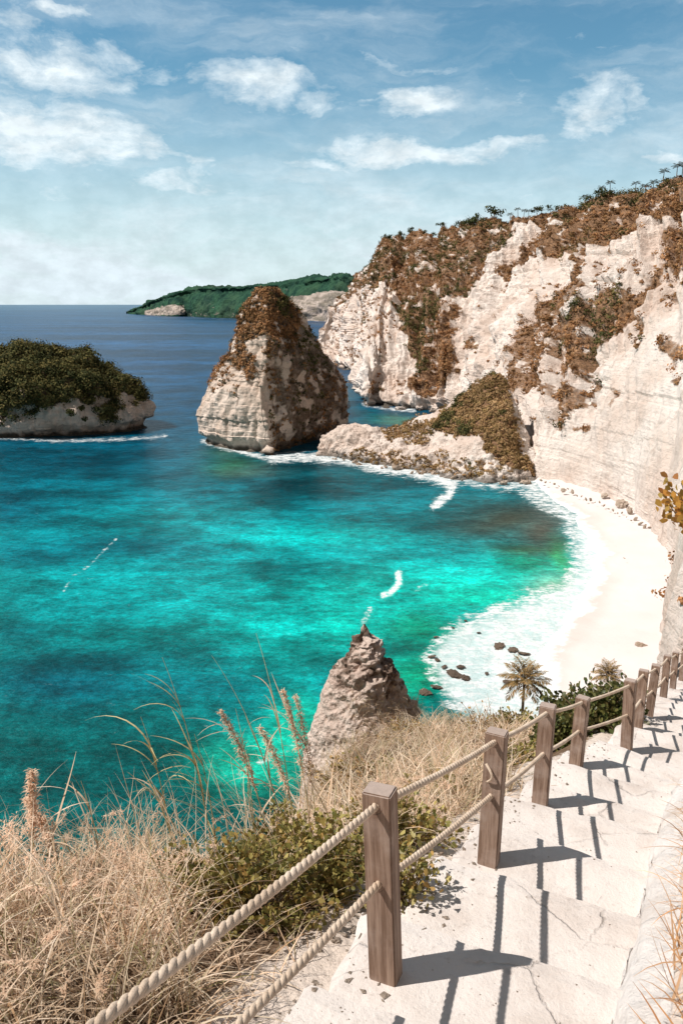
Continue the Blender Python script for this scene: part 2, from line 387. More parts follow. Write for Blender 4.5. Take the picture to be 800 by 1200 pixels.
# ------------------------------------------------------------------ world, sun
SUN_TO = np.array([-0.70, -0.12, 1.0]); SUN_TO = SUN_TO / np.linalg.norm(SUN_TO)
sc = bpy.context.scene
def make_world():
    w = bpy.data.worlds.new('World'); sc.world = w; w.use_nodes = True
    t = NT(w.node_tree)
    el = math.asin(SUN_TO[2]); az = math.atan2(SUN_TO[0], SUN_TO[1])
    sky = t.n('ShaderNodeTexSky', sky_type='NISHITA', sun_disc=False, sun_elevation=el, sun_rotation=az, altitude=50, air_density=1.0, dust_density=0.6, ozone_density=2.0)
    D = t.n('ShaderNodeTexCoord').outputs['Generated']
    s = t.n('ShaderNodeSeparateXYZ', {0: D})
    azn = t.math('ARCTAN2', s.outputs[0], s.outputs[1]); eln = t.math('ARCSINE', s.outputs[2])
    A = t.n('ShaderNodeCombineXYZ', {0: azn, 1: eln, 2: 0.0}).outputs[0]
    wn = t.n('ShaderNodeTexNoise', {'Vector': t.scalev(A, (5, 9, 1)), 'Scale': 1.0, 'Detail': 6.0, 'Roughness': 0.6}).outputs['Color']
    wv = t.n('ShaderNodeVectorMath', {0: wn, 1: (-0.5, -0.5, -0.5)}, operation='ADD').outputs[0]
    W = t.n('ShaderNodeVectorMath', {0: wv, 1: (0.22, 0.10, 0), 2: A}, operation='MULTIPLY_ADD').outputs[0]
    def ae(px, py):
        d = ray(px, py); d = d / np.linalg.norm(d); return math.atan2(d[0], d[1]), math.asin(d[2])
    acc = None
    blobs = [  # px, py, rx, ry, tilt, strength
        (60, 165, 150, 52, 0, 1.2), (40, 80, 140, 46, 0, .85), (92, 8, 62, 12, 0, .9), (150, 52, 38, 16, 0, .6), (25, 20, 50, 40, 0, .5),
        (300, 104, 95, 22, .16, 1.05), (375, 122, 50, 15, .1, .9), (475, 118, 68, 19, -.12, .95), (465, 178, 120, 23, 0, 1.15), (380, 190, 60, 14, 0, .9),
        (560, 172, 60, 15, 0, .9), (490, 74, 110, 8, .02, .5), (690, 122, 75, 38, -.35, .85), (745, 112, 34, 34, -.6, .8), (655, 150, 45, 24, 0, .75), (610, 105, 16, 32, 0, .5), (775, 178, 60, 14, 0, .7),
        (210, 190, 55, 14, .1, .7), (575, 108, 18, 14, 0, .6), (72, 312, 46, 20, 0, .8), (110, 300, 20, 15, 0, .8), (48, 310, 24, 18, 0, .7),
        (180, 225, 260, 22, 0, .75), (60, 245, 200, 26, 0, .6), (560, 242, 160, 12, 0, .55), (330, 250, 300, 14, 0, .55), (150, 140, 60, 14, 0, .3)]
    for px, py, rx, ry, tilt, st in blobs:
        a0, e0 = ae(px, py); a1, _ = ae(px + rx, py); _, e1 = ae(px, py - ry)
        ra, re = max(a1 - a0, 1e-3) * 1.4, max(e1 - e0, 1e-3) * 1.5
        v = t.n('ShaderNodeVectorMath', {0: W, 1: (-a0, -e0, 0)}, operation='ADD').outputs[0]
        if tilt: v = t.n('ShaderNodeVectorRotate', {'Vector': v, 'Angle': tilt}, rotation_type='Z_AXIS').outputs[0]
        v = t.n('ShaderNodeVectorMath', {0: v, 1: (1 / ra, 1 / re, 0)}, operation='MULTIPLY').outputs[0]
        l = t.n('ShaderNodeVectorMath', {0: v}, operation='LENGTH').outputs['Value']
        f = t.mapr(l, 1.15, 0.05, 0, st)
        acc = f if acc is None else t.math('MAXIMUM', acc, f)
    wisp = t.noise(t.scalev(W, (9, 26, 1)), 1.0, 10, 0.62)
    puff = t.noise(t.scalev(A, (26, 44, 1)), 1.0, 9, 0.6)
    dens = t.math('ADD', acc, t.math('ADD', t.math('MULTIPLY', t.math('SUBTRACT', wisp, 0.5), 2.3), t.math('MULTIPLY', t.math('SUBTRACT', puff, 0.5), 0.8)))
    cl = t.mapr(dens, 0.30, 1.15, 0, 0.97, 'LINEAR')
    thin = t.mapr(t.noise(t.scalev(W, (3.0, 13, 1)), 1.0, 9, 0.62), 0.40, 0.78, 0.0, 0.52)
    veil = t.mapr(eln, 0.0, 0.26, 0.80, 0.0, 'SMOOTHSTEP')
    cov = t.math('MAXIMUM', cl, t.math('ADD', thin, veil, clamp=True))
    cov = t.math('MULTIPLY', cov, t.mapr(s.outputs[2], -0.02, 0.0))
    base = t.mix(1.0, sky.outputs[0], SKY_TINT, 'MULTIPLY')
    # unseen broken cloud added overhead and behind the viewer (a neutral fill instead of plain blue)
    over = t.math('MAXIMUM', t.mapr(eln, 0.55, 0.9), t.mapr(s.outputs[1], 0.25, -0.2))
    ovn = t.math('MULTIPLY', over, t.mapr(t.noise(D, 2.5, 6, 0.6), 0.32, 0.5))
    ovn = t.math('MULTIPLY', ovn, t.mapr(s.outputs[2], -0.02, 0.05))
    shade = t.mapr(puff, 0.3, 0.7, 0.86, 1.06)
    hz = t.mapr(eln, 0.02, 0.25, 0.0, 1.0)
    cc = t.mix(hz, CLOUD_LOW, CLOUD_HI)
    cc = t.n('ShaderNodeVectorMath', {0: cc, 'Scale': shade}, operation='SCALE').outputs[0]
    c = t.mix(cov, base, cc); c = t.mix(ovn, c, (1.35, 1.3, 1.28))
    bg = t.n('ShaderNodeBackground', {'Color': c, 'Strength': 0.1})
    t.t.links.new(bg.outputs[0], t.n('ShaderNodeOutputWorld').inputs[0])
SKY_TINT = (0.56, 0.86, 0.84)
CLOUD_LOW = (5.9, 6.8, 7.3); CLOUD_HI = (6.9, 7.6, 7.9)
make_world()
sun = bpy.data.lights.new('sun', 'SUN'); sun.energy = 4.2; sun.angle = math.radians(0.53); sun.color = (1.0, 0.94, 0.88)
so = bpy.data.objects.new('sun', sun); COL.objects.link(so)
so.rotation_euler = Vector(SUN_TO).to_track_quat('Z', 'Y').to_euler(); so.location = (-30, 0, 120)
cam = bpy.data.cameras.new('camera'); co = bpy.data.objects.new('camera', cam); COL.objects.link(co)
co.location = (0, 0, H); co.rotation_euler = (PI / 2 - PITCH, 0, 0)
cam.sensor_fit = 'VERTICAL'; cam.sensor_height = 36; cam.sensor_width = 24; cam.lens = F / 1200 * 36
cam.clip_start = 0.05; cam.clip_end = 120000
sc.camera = co
sc.view_settings.view_transform = 'Standard'; sc.view_settings.look = 'None'; sc.view_settings.gamma = 1
sc.view_settings.use_curve_mapping = False; sc.view_settings.exposure = 0.42
sc.cycles.max_bounces = 6; sc.cycles.use_denoising = True; sc.cycles.transparent_max_bounces = 8

# ------------------------------------------------------------------ sea
def build_sea():
    # radial sheet round the bay: fine in front, coarse elsewhere, out to the horizon
    r = np.concatenate([[30], 60 * (40000 / 60) ** (np.linspace(0, 1, 620) ** 1.18), [60000]])
    a_f = np.radians(np.linspace(-32, 32, 420)); a_b = np.radians(np.linspace(36, 324, 60))
    a = np.concatenate([a_f, a_b])
    R, A = np.meshgrid(r, a)
    V = np.stack([R * np.sin(A), R * np.cos(A), np.zeros_like(R)], -1)
    px, py = proj(V); front = V[..., 1] > 20
    px = np.where(front, px, -3000 * np.sign(-V[..., 0])); py = np.where(front, py, 700)
    rows = [(300, (58, 100, 128)), (356, (62, 104, 132)), (366, (28, 74, 110)), (385, (20, 66, 104)), (430, (12, 64, 102)), (480, (4, 72, 106)), (515, (0, 86, 112)), (550, (0, 104, 122)), (600, (0, 134, 144)), (660, (0, 164, 168)), (740, (0, 160, 158)), (800, (0, 134, 138)), (860, (0, 116, 118)), (930, (0, 98, 98)), (1200, (0, 80, 76))]
    ys = np.array([q[0] for q in rows]); cs = np.array([lin(q[1]) for q in rows])
    C = np.stack([np.interp(py, ys, cs[:, k]) for k in range(3)], -1)
    jx = fbm(V, 28, 4, 3) * 16; jy = fbm(V, 28, 4, 9) * 6
    X, Y = px + jx, py + jy
    spl = [(380, 628, 120, 14, (0, 205, 200), .8), (450, 690, 130, 30, (0, 222, 208), .95), (540, 690, 60, 20, (0, 218, 200), .8), (200, 604, 90, 12, (0, 185, 190), .6),
           (350, 745, 90, 40, (0, 196, 186), .8), (100, 715, 90, 24, (0, 176, 182), .55), (250, 690, 80, 18, (0, 178, 178), .5), (20, 700, 60, 16, (0, 180, 184), .5), (330, 665, 70, 12, (0, 140, 146), .6),
           (300, 895, 60, 34, (30, 232, 196), 1.0), (345, 850, 30, 40, (20, 215, 180), .8), (190, 830, 60, 18, (0, 145, 140), .4),
           (490, 735, 60, 24, (0, 165, 125), .8), (490, 790, 40, 30, (0, 160, 115), .8), (620, 662, 44, 20, (0, 160, 112), .7), (658, 652, 12, 22, (60, 205, 130), .85), (580, 700, 60, 16, (0, 215, 180), .7), (650, 690, 30, 14, (150, 200, 160), .6),
           (500, 612, 90, 18, (0, 92, 98), .85), (590, 612, 60, 24, (66, 74, 62), .95), (640, 625, 26, 20, (90, 84, 66), .8), (620, 645, 40, 6, (80, 120, 70), .6),
           (345, 555, 50, 28, (0, 66, 80), .85), (420, 560, 90, 20, (0, 84, 92), .8), (330, 580, 30, 14, (0, 80, 92), .6),  # dark water by the stack: its cast shadow painted into the colour
           (270, 545, 34, 10, (40, 120, 84), .8), (255, 530, 20, 10, (70, 110, 80), .6), (300, 552, 40, 6, (90, 110, 80), .4),
           (90, 540, 130, 22, (0, 66, 84), .75), (150, 640, 110, 12, (0, 96, 116), .6), (60, 800, 90, 40, (0, 92, 104), .7), (140, 770, 90, 16, (0, 96, 108), .6), (240, 770, 60, 20, (0, 112, 116), .5), (40, 880, 90, 50, (0, 78, 76), .6), (180, 880, 70, 20, (0, 92, 88), .5),
           (445, 490, 40, 9, (0, 104, 104), .8), (470, 494, 26, 4, (70, 120, 90), .7), (410, 470, 16, 30, (0, 96, 110), .6), (460, 800, 30, 30, (0, 190, 150), .6), (400, 730, 30, 30, (0, 200, 180), .6)]
    spl += [(-10, 590, 110, 34, (0, 100, 124), .7), (30, 650, 90, 14, (0, 112, 132), .6), (100, 800, 120, 30, (0, 88, 108), .6), (230, 800, 80, 16, (0, 104, 116), .5), (20, 740, 60, 16, (0, 104, 122), .5)]
    for sx, sy, rx, ry, c, w in spl:
        g = np.exp(-(((X - sx) / rx) ** 2 + ((Y - sy) / ry) ** 2) * 1.1)[..., None] * w
        C = C * (1 - g) + lin(c) * g
    C = C * 0.80
    # foam
    fo = np.zeros(px.shape)
    nx = px + fbm(V, 14, 4, 21) * 7; ny = py + fbm(V, 14, 4, 22) * 4
    zone = [(545, 566), (585, 570), (622, 590), (648, 608), (662, 634), (664, 658), (648, 680), (612, 692), (575, 706), (535, 722), (505, 740), (492, 768), (500, 800), (515, 825), (560, 880), (760, 900), (820, 700), (800, 600), (640, 540), (560, 556)]
    inner = [(560, 592), (600, 584), (640, 606), (660, 625), (668, 650), (645, 676), (600, 690), (560, 700), (520, 716), (480, 740)]
    d = poly_in(nx, ny, zone)
    fo = np.maximum(fo, smooth(-9, 12, d) * 0.76)
    fo = np.maximum(fo, smooth(14, 70, d) * 0.84)
    aq = (smooth(8, 26, d) * .85 * np.where(py < 612, .25, 1))[..., None]; C = C * (1 - aq) + lin((212, 232, 232)) * .85 * aq
    fo = np.where((py < 612) & (d > 0), np.minimum(fo, 0.78 + 0.1 * smooth(0, 30, px - 600)), fo)   # broken surf over the reef flat
    fo = np.where((py > 725) & (px < 575) & (d > 0), np.minimum(fo, 0.66), fo)
    def stroke(pts, w, s):
        nonlocal fo
        fo = np.maximum(fo, (1 - smooth(w * 0.1, w * 1.5, line_d(px + jx * .25, py + jy * .3, pts))) * s * .86)
    stroke([(240, 517), (262, 524), (290, 532), (315, 537), (345, 536)], 5, .95)
    stroke([(318, 538), (350, 536), (385, 538), (430, 545), (470, 550), (520, 556)], 8, 1.0)
    stroke([(430, 546), (470, 549), (505, 556), (530, 566)], 11, 1.1)
    stroke([(532, 566), (526, 580), (512, 590)], 7, 1.15)
    stroke([(508, 592), (520, 586), (530, 572)], 6, 1.05)
    stroke([(520, 556), (560, 566), (600, 570)], 8, .8)
    stroke([(466, 672), (468, 682), (458, 694), (448, 697)], 5.5, 1.15)
    stroke([(433, 714), (428, 722), (424, 730)], 5, .8)
    stroke([(490, 690), (500, 686)], 4, .6)
    stroke([(424, 474), (450, 478), (485, 482)], 3.2, .9)
    stroke([(-60, 513), (0, 513), (60, 516), (110, 515), (175, 512), (196, 510)], 3.2, .8)
    stroke([(76, 692), (86, 676), (104, 664), (118, 650), (138, 630)], 2.2, .62)
    stroke([(170, 371), (300, 375), (380, 380)], 1.4, .5)
    stroke([(283, 905), (330, 880), (352, 862)], 9, .45)
    calm = smooth(0.2, 0.7, fo)
    q = gridq(len(a), len(r), wrap=True)
    o = mesh_np('sea', V, q, M['sea'], smooth_s=True, attrs={'Depth': C.reshape(-1, 3), 'foam': fo.ravel(), 'calm': calm.ravel()})
    tag(o, 'turquoise bay water turning deep blue towards the horizon', 'sea', kind='structure')
build_sea()

# ------------------------------------------------------------------ vegetation scatter for far slopes
def clumps(P, N, rad, colr, leaves=18, leaf=0.5, flat=0.7):
    """P,N (k,3) centres and outward normals; returns verts, quads, colours"""
    k = len(P); L = leaves
    d = rng.normal(size=(k, L, 3)); d /= np.linalg.norm(d, axis=2, keepdims=True)
    rr = rad[:, None, None] * (rng.random((k, L, 1)) ** 0.45)
    off = d * rr; off[..., 2] *= flat
    c = P[:, None, :] + off + N[:, None, :] * (rad[:, None, None] * 0.35)
    nrm = d * 1.1 + rng.normal(size=(k, L, 3)) * 0.32 + N[:, None, :] * 0.35; nrm /= np.linalg.norm(nrm, axis=2, keepdims=True)
    u = np.cross(nrm, rng.normal(size=(k, L, 3))); u /= np.linalg.norm(u, axis=2, keepdims=True)
    w = np.cross(nrm, u)
    s = leaf * (0.6 + 0.9 * rng.random((k, L, 1))); a = 0.55 + 0.4 * rng.random((k, L, 1))
    V = np.stack([c - u * s, c - w * s * a, c + u * s, c + w * s * a], 2).reshape(-1, 3)
    Q = np.arange(len(V)).reshape(-1, 4)
    cc = np.repeat(colr, L * 4, axis=0)
    return V, Q, cc
BROWN = np.array([(0.37, 0.195, 0.095), (0.33, 0.175, 0.082), (0.38, 0.225, 0.12), (0.27, 0.155, 0.075)])
GREEN = np.array([(0.070, 0.074, 0.028), (0.12, 0.112, 0.042), (0.050, 0.058, 0.024), (0.16, 0.135, 0.052)])
def scatter(name, G, Nn, mask, green, n, rad, leaf, label, leaves=18, cat='scrub', parent=None, brown=None):
    """sample points on grid surface G by mask*area"""
    nu, nv = G.shape[:2]
    area = np.linalg.norm(np.cross(G[1:, :-1] - G[:-1, :-1], G[:-1, 1:] - G[:-1, :-1]), axis=-1)
    w = area * mask[:-1, :-1]
    w = w.ravel() / w.sum()
    idx = rng.choice(w.size, n, p=w); i, j = np.divmod(idx, nv - 1)
    fu, fv = rng.random((n, 1)), rng.random((n, 1))
    P = G[i, j] * (1 - fu) * (1 - fv) + G[i + 1, j] * fu * (1 - fv) + G[i, j + 1] * (1 - fu) * fv + G[i + 1, j + 1] * fu * fv
    N = Nn[i, j]
    g = green[i, j] + fbm(P, 13, 3, 5) * 0.62 > 0.40 + 0.25 * rng.random(n)
    col = np.where(g[:, None], GREEN[rng.integers(0, 4, n)], (BROWN if brown is None else np.array(brown))[rng.integers(0, 4, n)])
    col = col * (0.75 + 0.5 * rng.random((n, 1))); rr = rad * (0.45 + 0.9 * rng.random(n) ** 1.5) * np.where(g, 1.25, 0.9)
    V, Q, C = clumps(P, N, rr, col, leaves, leaf)
    o = mesh_np(name, V, Q, M['scrub'], attrs={'Col': C}, parent=parent)
    if parent is None: tag(o, label, cat, kind='stuff')
    else: tag(o, label, kind='stuff')
    return o

def rough(G, wrap, amp, scl, strata=0.6, seed=0, fade=None):
    n = grid_normals(G, wrap)
    w = 1.0 if fade is None else fade[..., None]
    P = G.copy()
    d = amp * fbm(P, (scl, scl, scl * 1.6), 5, seed, 0.55)
    flute = amp * 0.45 * (np.abs(fbm(P, (scl * .35, scl * .35, scl * 2.2), 3, seed + 40)) - 0.3)
    lay = np.floor(P[..., 2] / 2.6 + fbm(P, scl * 2, 3, seed + 50) * 1.4)
    led = strata * (_h(lay.astype(np.int64), np.zeros_like(lay, dtype=np.int64), np.zeros_like(lay, dtype=np.int64), seed + 5) - 0.5) * (0.5 + fbm(P, scl, 2, seed + 60))
    return G + n * ((d + flute + led)[..., None] * w), n

# ------------------------------------------------------------------ main cliff
def build_cliff():
    cols = [
        [(364, 424, None), (369, 404, 940), (377, 388, 950), (385, 366, 960), (389, 361, 985)],
        [(390, 428, None), (388, 405, 930), (393, 375, 945), (398, 355, 955), (403, 343, 985)],
        [(408, 434, None), (409, 410, 850), (412, 370, 870), (418, 336, 900), (423, 324, 940)],
        [(419, 437, None), (420, 420, 800), (425, 370, 830), (434, 320, 860), (443, 299, 890)],
        [(422, 471, None), (422, 440, 558), (432, 380, 620), (447, 310, 720), (457, 286, 760)],
        [(445, 476, None), (447, 440, 545), (455, 380, 590), (475, 318, 680), (485, 281, 720)],
        [(475, 480, None), (478, 440, 530), (485, 380, 565), (505, 310, 645), (520, 279, 680)],
        [(505, 482, None), (510, 440, 515), (520, 380, 545), (532, 312, 595), (540, 270, 630)],
        [(530, 486, None), (535, 440, 505), (550, 380, 525), (572, 312, 560), (584, 264, 590)],
        [(565, 500, None), (568, 440, 455), (585, 380, 482), (615, 312, 528), (630, 266, 558)],
        [(598, 522, None), (603, 450, 395), (618, 380, 432), (638, 310, 476), (648, 258, 508)],
        [(620, 556, None), (627, 480, 326), (645, 400, 360), (665, 310, 420), (682, 239, 470)],
        [(660, 568, None), (668, 490, 302), (685, 400, 332), (705, 300, 382), (722, 230, 425)],
        [(700, 584, None), (708, 500, 278), (725, 400, 304), (748, 290, 352), (770, 226, 390)],
        [(740, 605, None), (748, 520, 254), (765, 400, 280), (795, 280, 326), (815, 221, 365)],
        [(767, 634, None), (785, 540, 228), (815, 400, 254), (850, 280, 294), (880, 212, 334)],
        [(783, 668, None), (812, 560, 194), (860, 400, 219), (920, 270, 254), (960, 180, 294)],
        [(778, 722, None), (808, 600, 158), (880, 420, 184), (960, 240, 219), (1010, 140, 254)],
        [(762, 790, None), (800, 650, 126), (900, 430, 152), (1000, 200, 187), (1080, 80, 222)],
        [(760, 850, None), (830, 720, 108), (960, 450, 130), (1100, 200, 160), (1200, 40, 190)]]
    C = []
    for k, col in enumerate(cols):
        pts = [at_z(p[0], p[1]) if p[2] is None else at_y(*p) for p in col]
        b = pts[0].copy(); b[2] = -5
        back = np.array([0.25, 1.0, 0]) if k < 9 else np.array([1.0, 0.35, 0]); back /= np.linalg.norm(back)
        t1 = pts[-1] + back * 22 + np.array([0, 0, 3.0 if k > 3 else 0]); t2 = pts[-1] + back * 150 + np.array([0, 0, -6.0])
        pts = [b] + pts
        low = catmull(np.array(pts), 230)
        C.append(np.concatenate([low, catmull(np.array([pts[-1], t1, t2]), 26)[1:]]))
    C = np.array(C)                        # columns x rows x 3
    dens = [24] * (len(cols) - 1)
    G = catmull(C, 760)
    v = np.linspace(0, 1, G.shape[1])[None, :]
    fade = (0.25 + 0.75 * smooth(0.0, 0.12, v)) * np.ones(G.shape[:2])
    px, py = proj(G)
    n0 = grid_normals(G)
    # smooth lower face, broken upper one
    cal = smooth(-20, 25, poly_in(px, py, [(600, 440), (640, 500), (700, 470), (730, 400), (800, 350), (1000, 250), (1500, 100), (1500, 1000), (700, 1000), (620, 600)]))
    tmp, n = rough(G, False, 5.2, 36, 2.6, 3, fade * (1 - 0.72 * cal))
    if n[300, 100, 0] > 0: raise RuntimeError('flip')
    # deep gullies
    G2 = tmp
    gul = (1 - smooth(2, 16, line_d(px, py, [(484, 345), (488, 390), (480, 430)]))) * 9 + (1 - smooth(2, 12, line_d(px, py, [(668, 268), (664, 300), (650, 330)]))) * 6
    G2 = G2 - n * gul[..., None]
    ui = np.linspace(0, 19, G.shape[0])[:, None] * np.ones((1, G.shape[1])); vi = np.linspace(0, 1, G.shape[1])[None, :] * np.ones((G.shape[0], 1))
    rid = np.abs(fbm(np.stack([ui * 1.1 + vi * 1.6, vi * 1.3, ui * 0], -1), .55, 4, 121, .55))
    G2 = G2 + n * ((.32 - rid) * 11 * (1 - .8 * cal) * fade)[..., None]
    small = fbm(G2, 5.5, 4, 77, 0.6); mid_ = fbm(G2, (13, 13, 9), 4, 78, 0.6)
    lay2 = np.floor(G2[..., 2] / 1.25 + fbm(G2, 30, 3, 79) * 2).astype(np.int64); z0 = np.zeros_like(lay2)
    band = smooth(-.2, .5, fbm(G2, (60, 60, 16), 3, 80))
    G2 = G2 + n * ((small * 1.1 + mid_ * 2.2 + (_h(lay2, z0, z0, 6) - .5) * 1.5 * band) * (1 - 0.75 * cal))[..., None]
    # sea notch
    z = G[..., 2]
    notch = np.exp(-((z - 2.0) / 2.2) ** 2) * 4.5 * (G[..., 1] > 420)
    G2 = G2 - n * notch[..., None]
    # vegetation layout
    P = [([(385, 366), (402, 343), (424, 322), (442, 298), (456, 283), (485, 278), (520, 276), (540, 266), (580, 260), (610, 262), (598, 282), (575, 305), (566, 328), (545, 345), (520, 352), (500, 345), (465, 350), (445, 335), (425, 340), (400, 362)], .88, .5),
         ([(465, 350), (500, 345), (522, 352), (512, 380), (500, 402), (490, 428), (478, 424), (470, 392), (464, 368)], 1, .85),
         ([(520, 358), (537, 354), (540, 372), (528, 400), (536, 430), (518, 458), (500, 474), (474, 452), (478, 432), (495, 420), (508, 385)], .9, .15),
         ([(380, 395), (400, 362), (425, 342), (460, 345), (465, 400), (455, 430), (430, 432), (400, 418), (384, 408)], .46, .12),
         ([(540, 390), (552, 387), (561, 405), (552, 413), (542, 408)], .9, .7),
         ([(430, 445), (440, 438), (452, 450), (444, 460), (432, 456)], .7, .1), ([(455, 440), (475, 445), (480, 470), (460, 465)], .6, .1),
         ([(575, 318), (600, 303), (640, 270), (652, 248), (682, 230), (722, 219), (770, 214), (1300, -100), (1300, 120), (900, 230), (800, 262), (770, 268), (740, 270), (705, 286), (672, 302), (655, 296), (630, 304), (605, 315), (585, 335)], .93, .16),
         ([(652, 250), (682, 230), (722, 219), (770, 214), (830, 205), (830, 225), (770, 236), (720, 240), (690, 250), (655, 262)], .95, .5),
         ([(655, 300), (686, 306), (692, 348), (655, 398), (643, 420), (628, 455), (606, 460), (596, 440), (602, 400), (616, 368), (640, 342)], .84, .12),
         ([(690, 350), (725, 334), (745, 350), (735, 372), (716, 396), (700, 416), (682, 442), (660, 440), (640, 430), (652, 400), (672, 375)], .9, .3),
         ([(766, 308), (777, 300), (770, 332), (752, 362), (735, 392), (714, 402), (720, 380), (745, 345)], .97, .08),
         ([(776, 268), (830, 255), (860, 330), (840, 400), (812, 380), (800, 320), (790, 332), (784, 318), (776, 335), (770, 350), (775, 315)], .85, .12),
         ([(774, 330), (792, 325), (796, 346), (786, 358), (774, 348)], .8, .1), ([(745, 378), (761, 372), (758, 400), (748, 422), (741, 400)], .85, .15),
         ([(770, 382), (783, 390), (800, 400), (800, 420), (786, 420), (780, 432), (775, 405)], .8, .1),
         ([(625, 450), (646, 445), (676, 450), (700, 440), (710, 444), (692, 466), (674, 486), (662, 506), (646, 502), (640, 490), (656, 470), (630, 466)], .8, .2),
         ([(670, 497), (688, 497), (686, 506), (671, 506)], .9, .2), ([(616, 484), (631, 484), (630, 498), (618, 498)], .8, .1), ([(682, 516), (706, 520), (704, 537), (684, 532)], .35, .1),
         ([(738, 512), (744, 510), (738, 538), (734, 538)], .8, .1), ([(716, 455), (724, 452), (719, 478), (714, 478)], .8, .1), ([(782, 440), (796, 440), (800, 462), (784, 462)], .8, .1),
         ([(590, 410), (600, 410), (596, 440), (588, 436)], .7, .1), ([(770, 700), (800, 640), (860, 640), (860, 760), (800, 800)], .28, .3),
         ([(640, 262), (690, 300), (780, 300), (800, 280), (780, 330), (740, 335), (700, 345), (690, 310)], .42, .1)]
    mask = np.zeros(px.shape); green = np.zeros(px.shape)
    ox = fbm(G, (12, 12, 12), 5, 31, .65) * 10; oy = fbm(G, (12, 12, 24), 5, 32, .65) * 12
    for poly, d, g in P:
        m = smooth(-3, 4, poly_in(px + ox, py + oy, poly)) * d
        green = np.where(m > mask, g, green); mask = np.maximum(mask, m)
    brk = smooth(-0.35, 0.25, fbm(G2, (8, 8, 7), 5, 66, .65) * 1.25 + (mask - 0.50) * 1.5)
    mask = mask * brk
    topv = (v > 0.90) * 1.0
    mask = np.maximum(mask, topv * 0.9 * np.ones_like(mask)); green = np.where(v > 0.9, 0.45, green)
    speck = smooth(0.45, 0.75, fbm(G2, (5, 5, 4), 3, 99)) * (py < 470) * (1 - cal) * 0.35
    mask = np.maximum(mask, speck)
    tide = smooth(3.2, 0.8, G2[..., 2] + fbm(G2, 6, 3, 4) * 1.5) * (G2[..., 1] > 330) * 0.9
    o = mesh_np('cliff', G2, gridq(*G2.shape[:2]), M['cliff'], smooth_s=False, attrs={'scrub': mask.ravel(), 'tide': tide.ravel()})
    tag(o, 'tall cream limestone cliff curving round the bay above the white beach', 'cliff', kind='structure')
    vis = mask * (px < 900) * (px > 340)
    near = vis * (G2[..., 1] < 1200)
    scatter('cliff_scrub', G2, n, near ** 1.2, green, 17000, 2.3, 0.37, 'rusty brown and dark green scrub clinging to the limestone cliff', 30)
    return G2, n, px, py
CL = build_cliff()

# ------------------------------------------------------------------ far headland
def build_far():
    cols = [(150, 368, 366), (168, 369, 359), (185, 370, 350), (205, 371, 344), (222, 371, 339), (240, 372, 336), (270, 373, 335), (300, 374, 333), (330, 375, 331), (355, 376, 327), (385, 377, 322), (400, 378, 321), (420, 379, 325), (450, 380, 322), (500, 382, 318)]
    C = []
    for px, b, t in cols:
        p0 = at_z(px, b); p0[2] = 0; Y = p0[1]
        lo = p0.copy(); lo[2] = -20
        hgt = at_y(px, t, Y + 260)
        m1 = at_y(px, b + (t - b) * 0.35, Y + 30); m2 = at_y(px, b + (t - b) * 0.8, Y + 140)
        bk = hgt + np.array([0, 900, -10]); 
        C.append(catmull(np.array([lo, p0, m1, m2, hgt, bk]), 80))
    G = catmull(np.array(C), 420)
    n = grid_normals(G)
    px, py = proj(G)
    v = np.linspace(0, 1, 80)[None, :]
    f = smooth(0.15, 0.35, v)
    G2 = G + n * ((fbm(G, (150, 150, 80), 5, 8, .6) * 20 * f + fbm(G, 26, 3, 18, .7) * 7 * f)[..., None])
    rk = np.zeros(px.shape)
    for poly, d in [([(168, 364), (190, 358), (216, 356), (218, 370), (170, 371)], .75), ([(218, 364), (300, 366), (300, 375), (218, 372)], .45), ([(240, 350), (250, 348), (252, 362), (240, 362)], .4), ([(340, 350), (365, 345), (400, 340), (420, 345), (420, 380), (350, 376)], .95), ([(330, 340), (345, 336), (350, 350), (335, 352)], .4)]:
        rk = np.maximum(rk, smooth(-3, 3, poly_in(px, py, poly)) * d)
    o = mesh_np('headland', G2, gridq(*G2.shape[:2]), M['far'], smooth_s=True, attrs={'rock': rk.ravel()})
    tag(o, 'long low forested headland on the horizon', 'headland', kind='structure')
build_far()

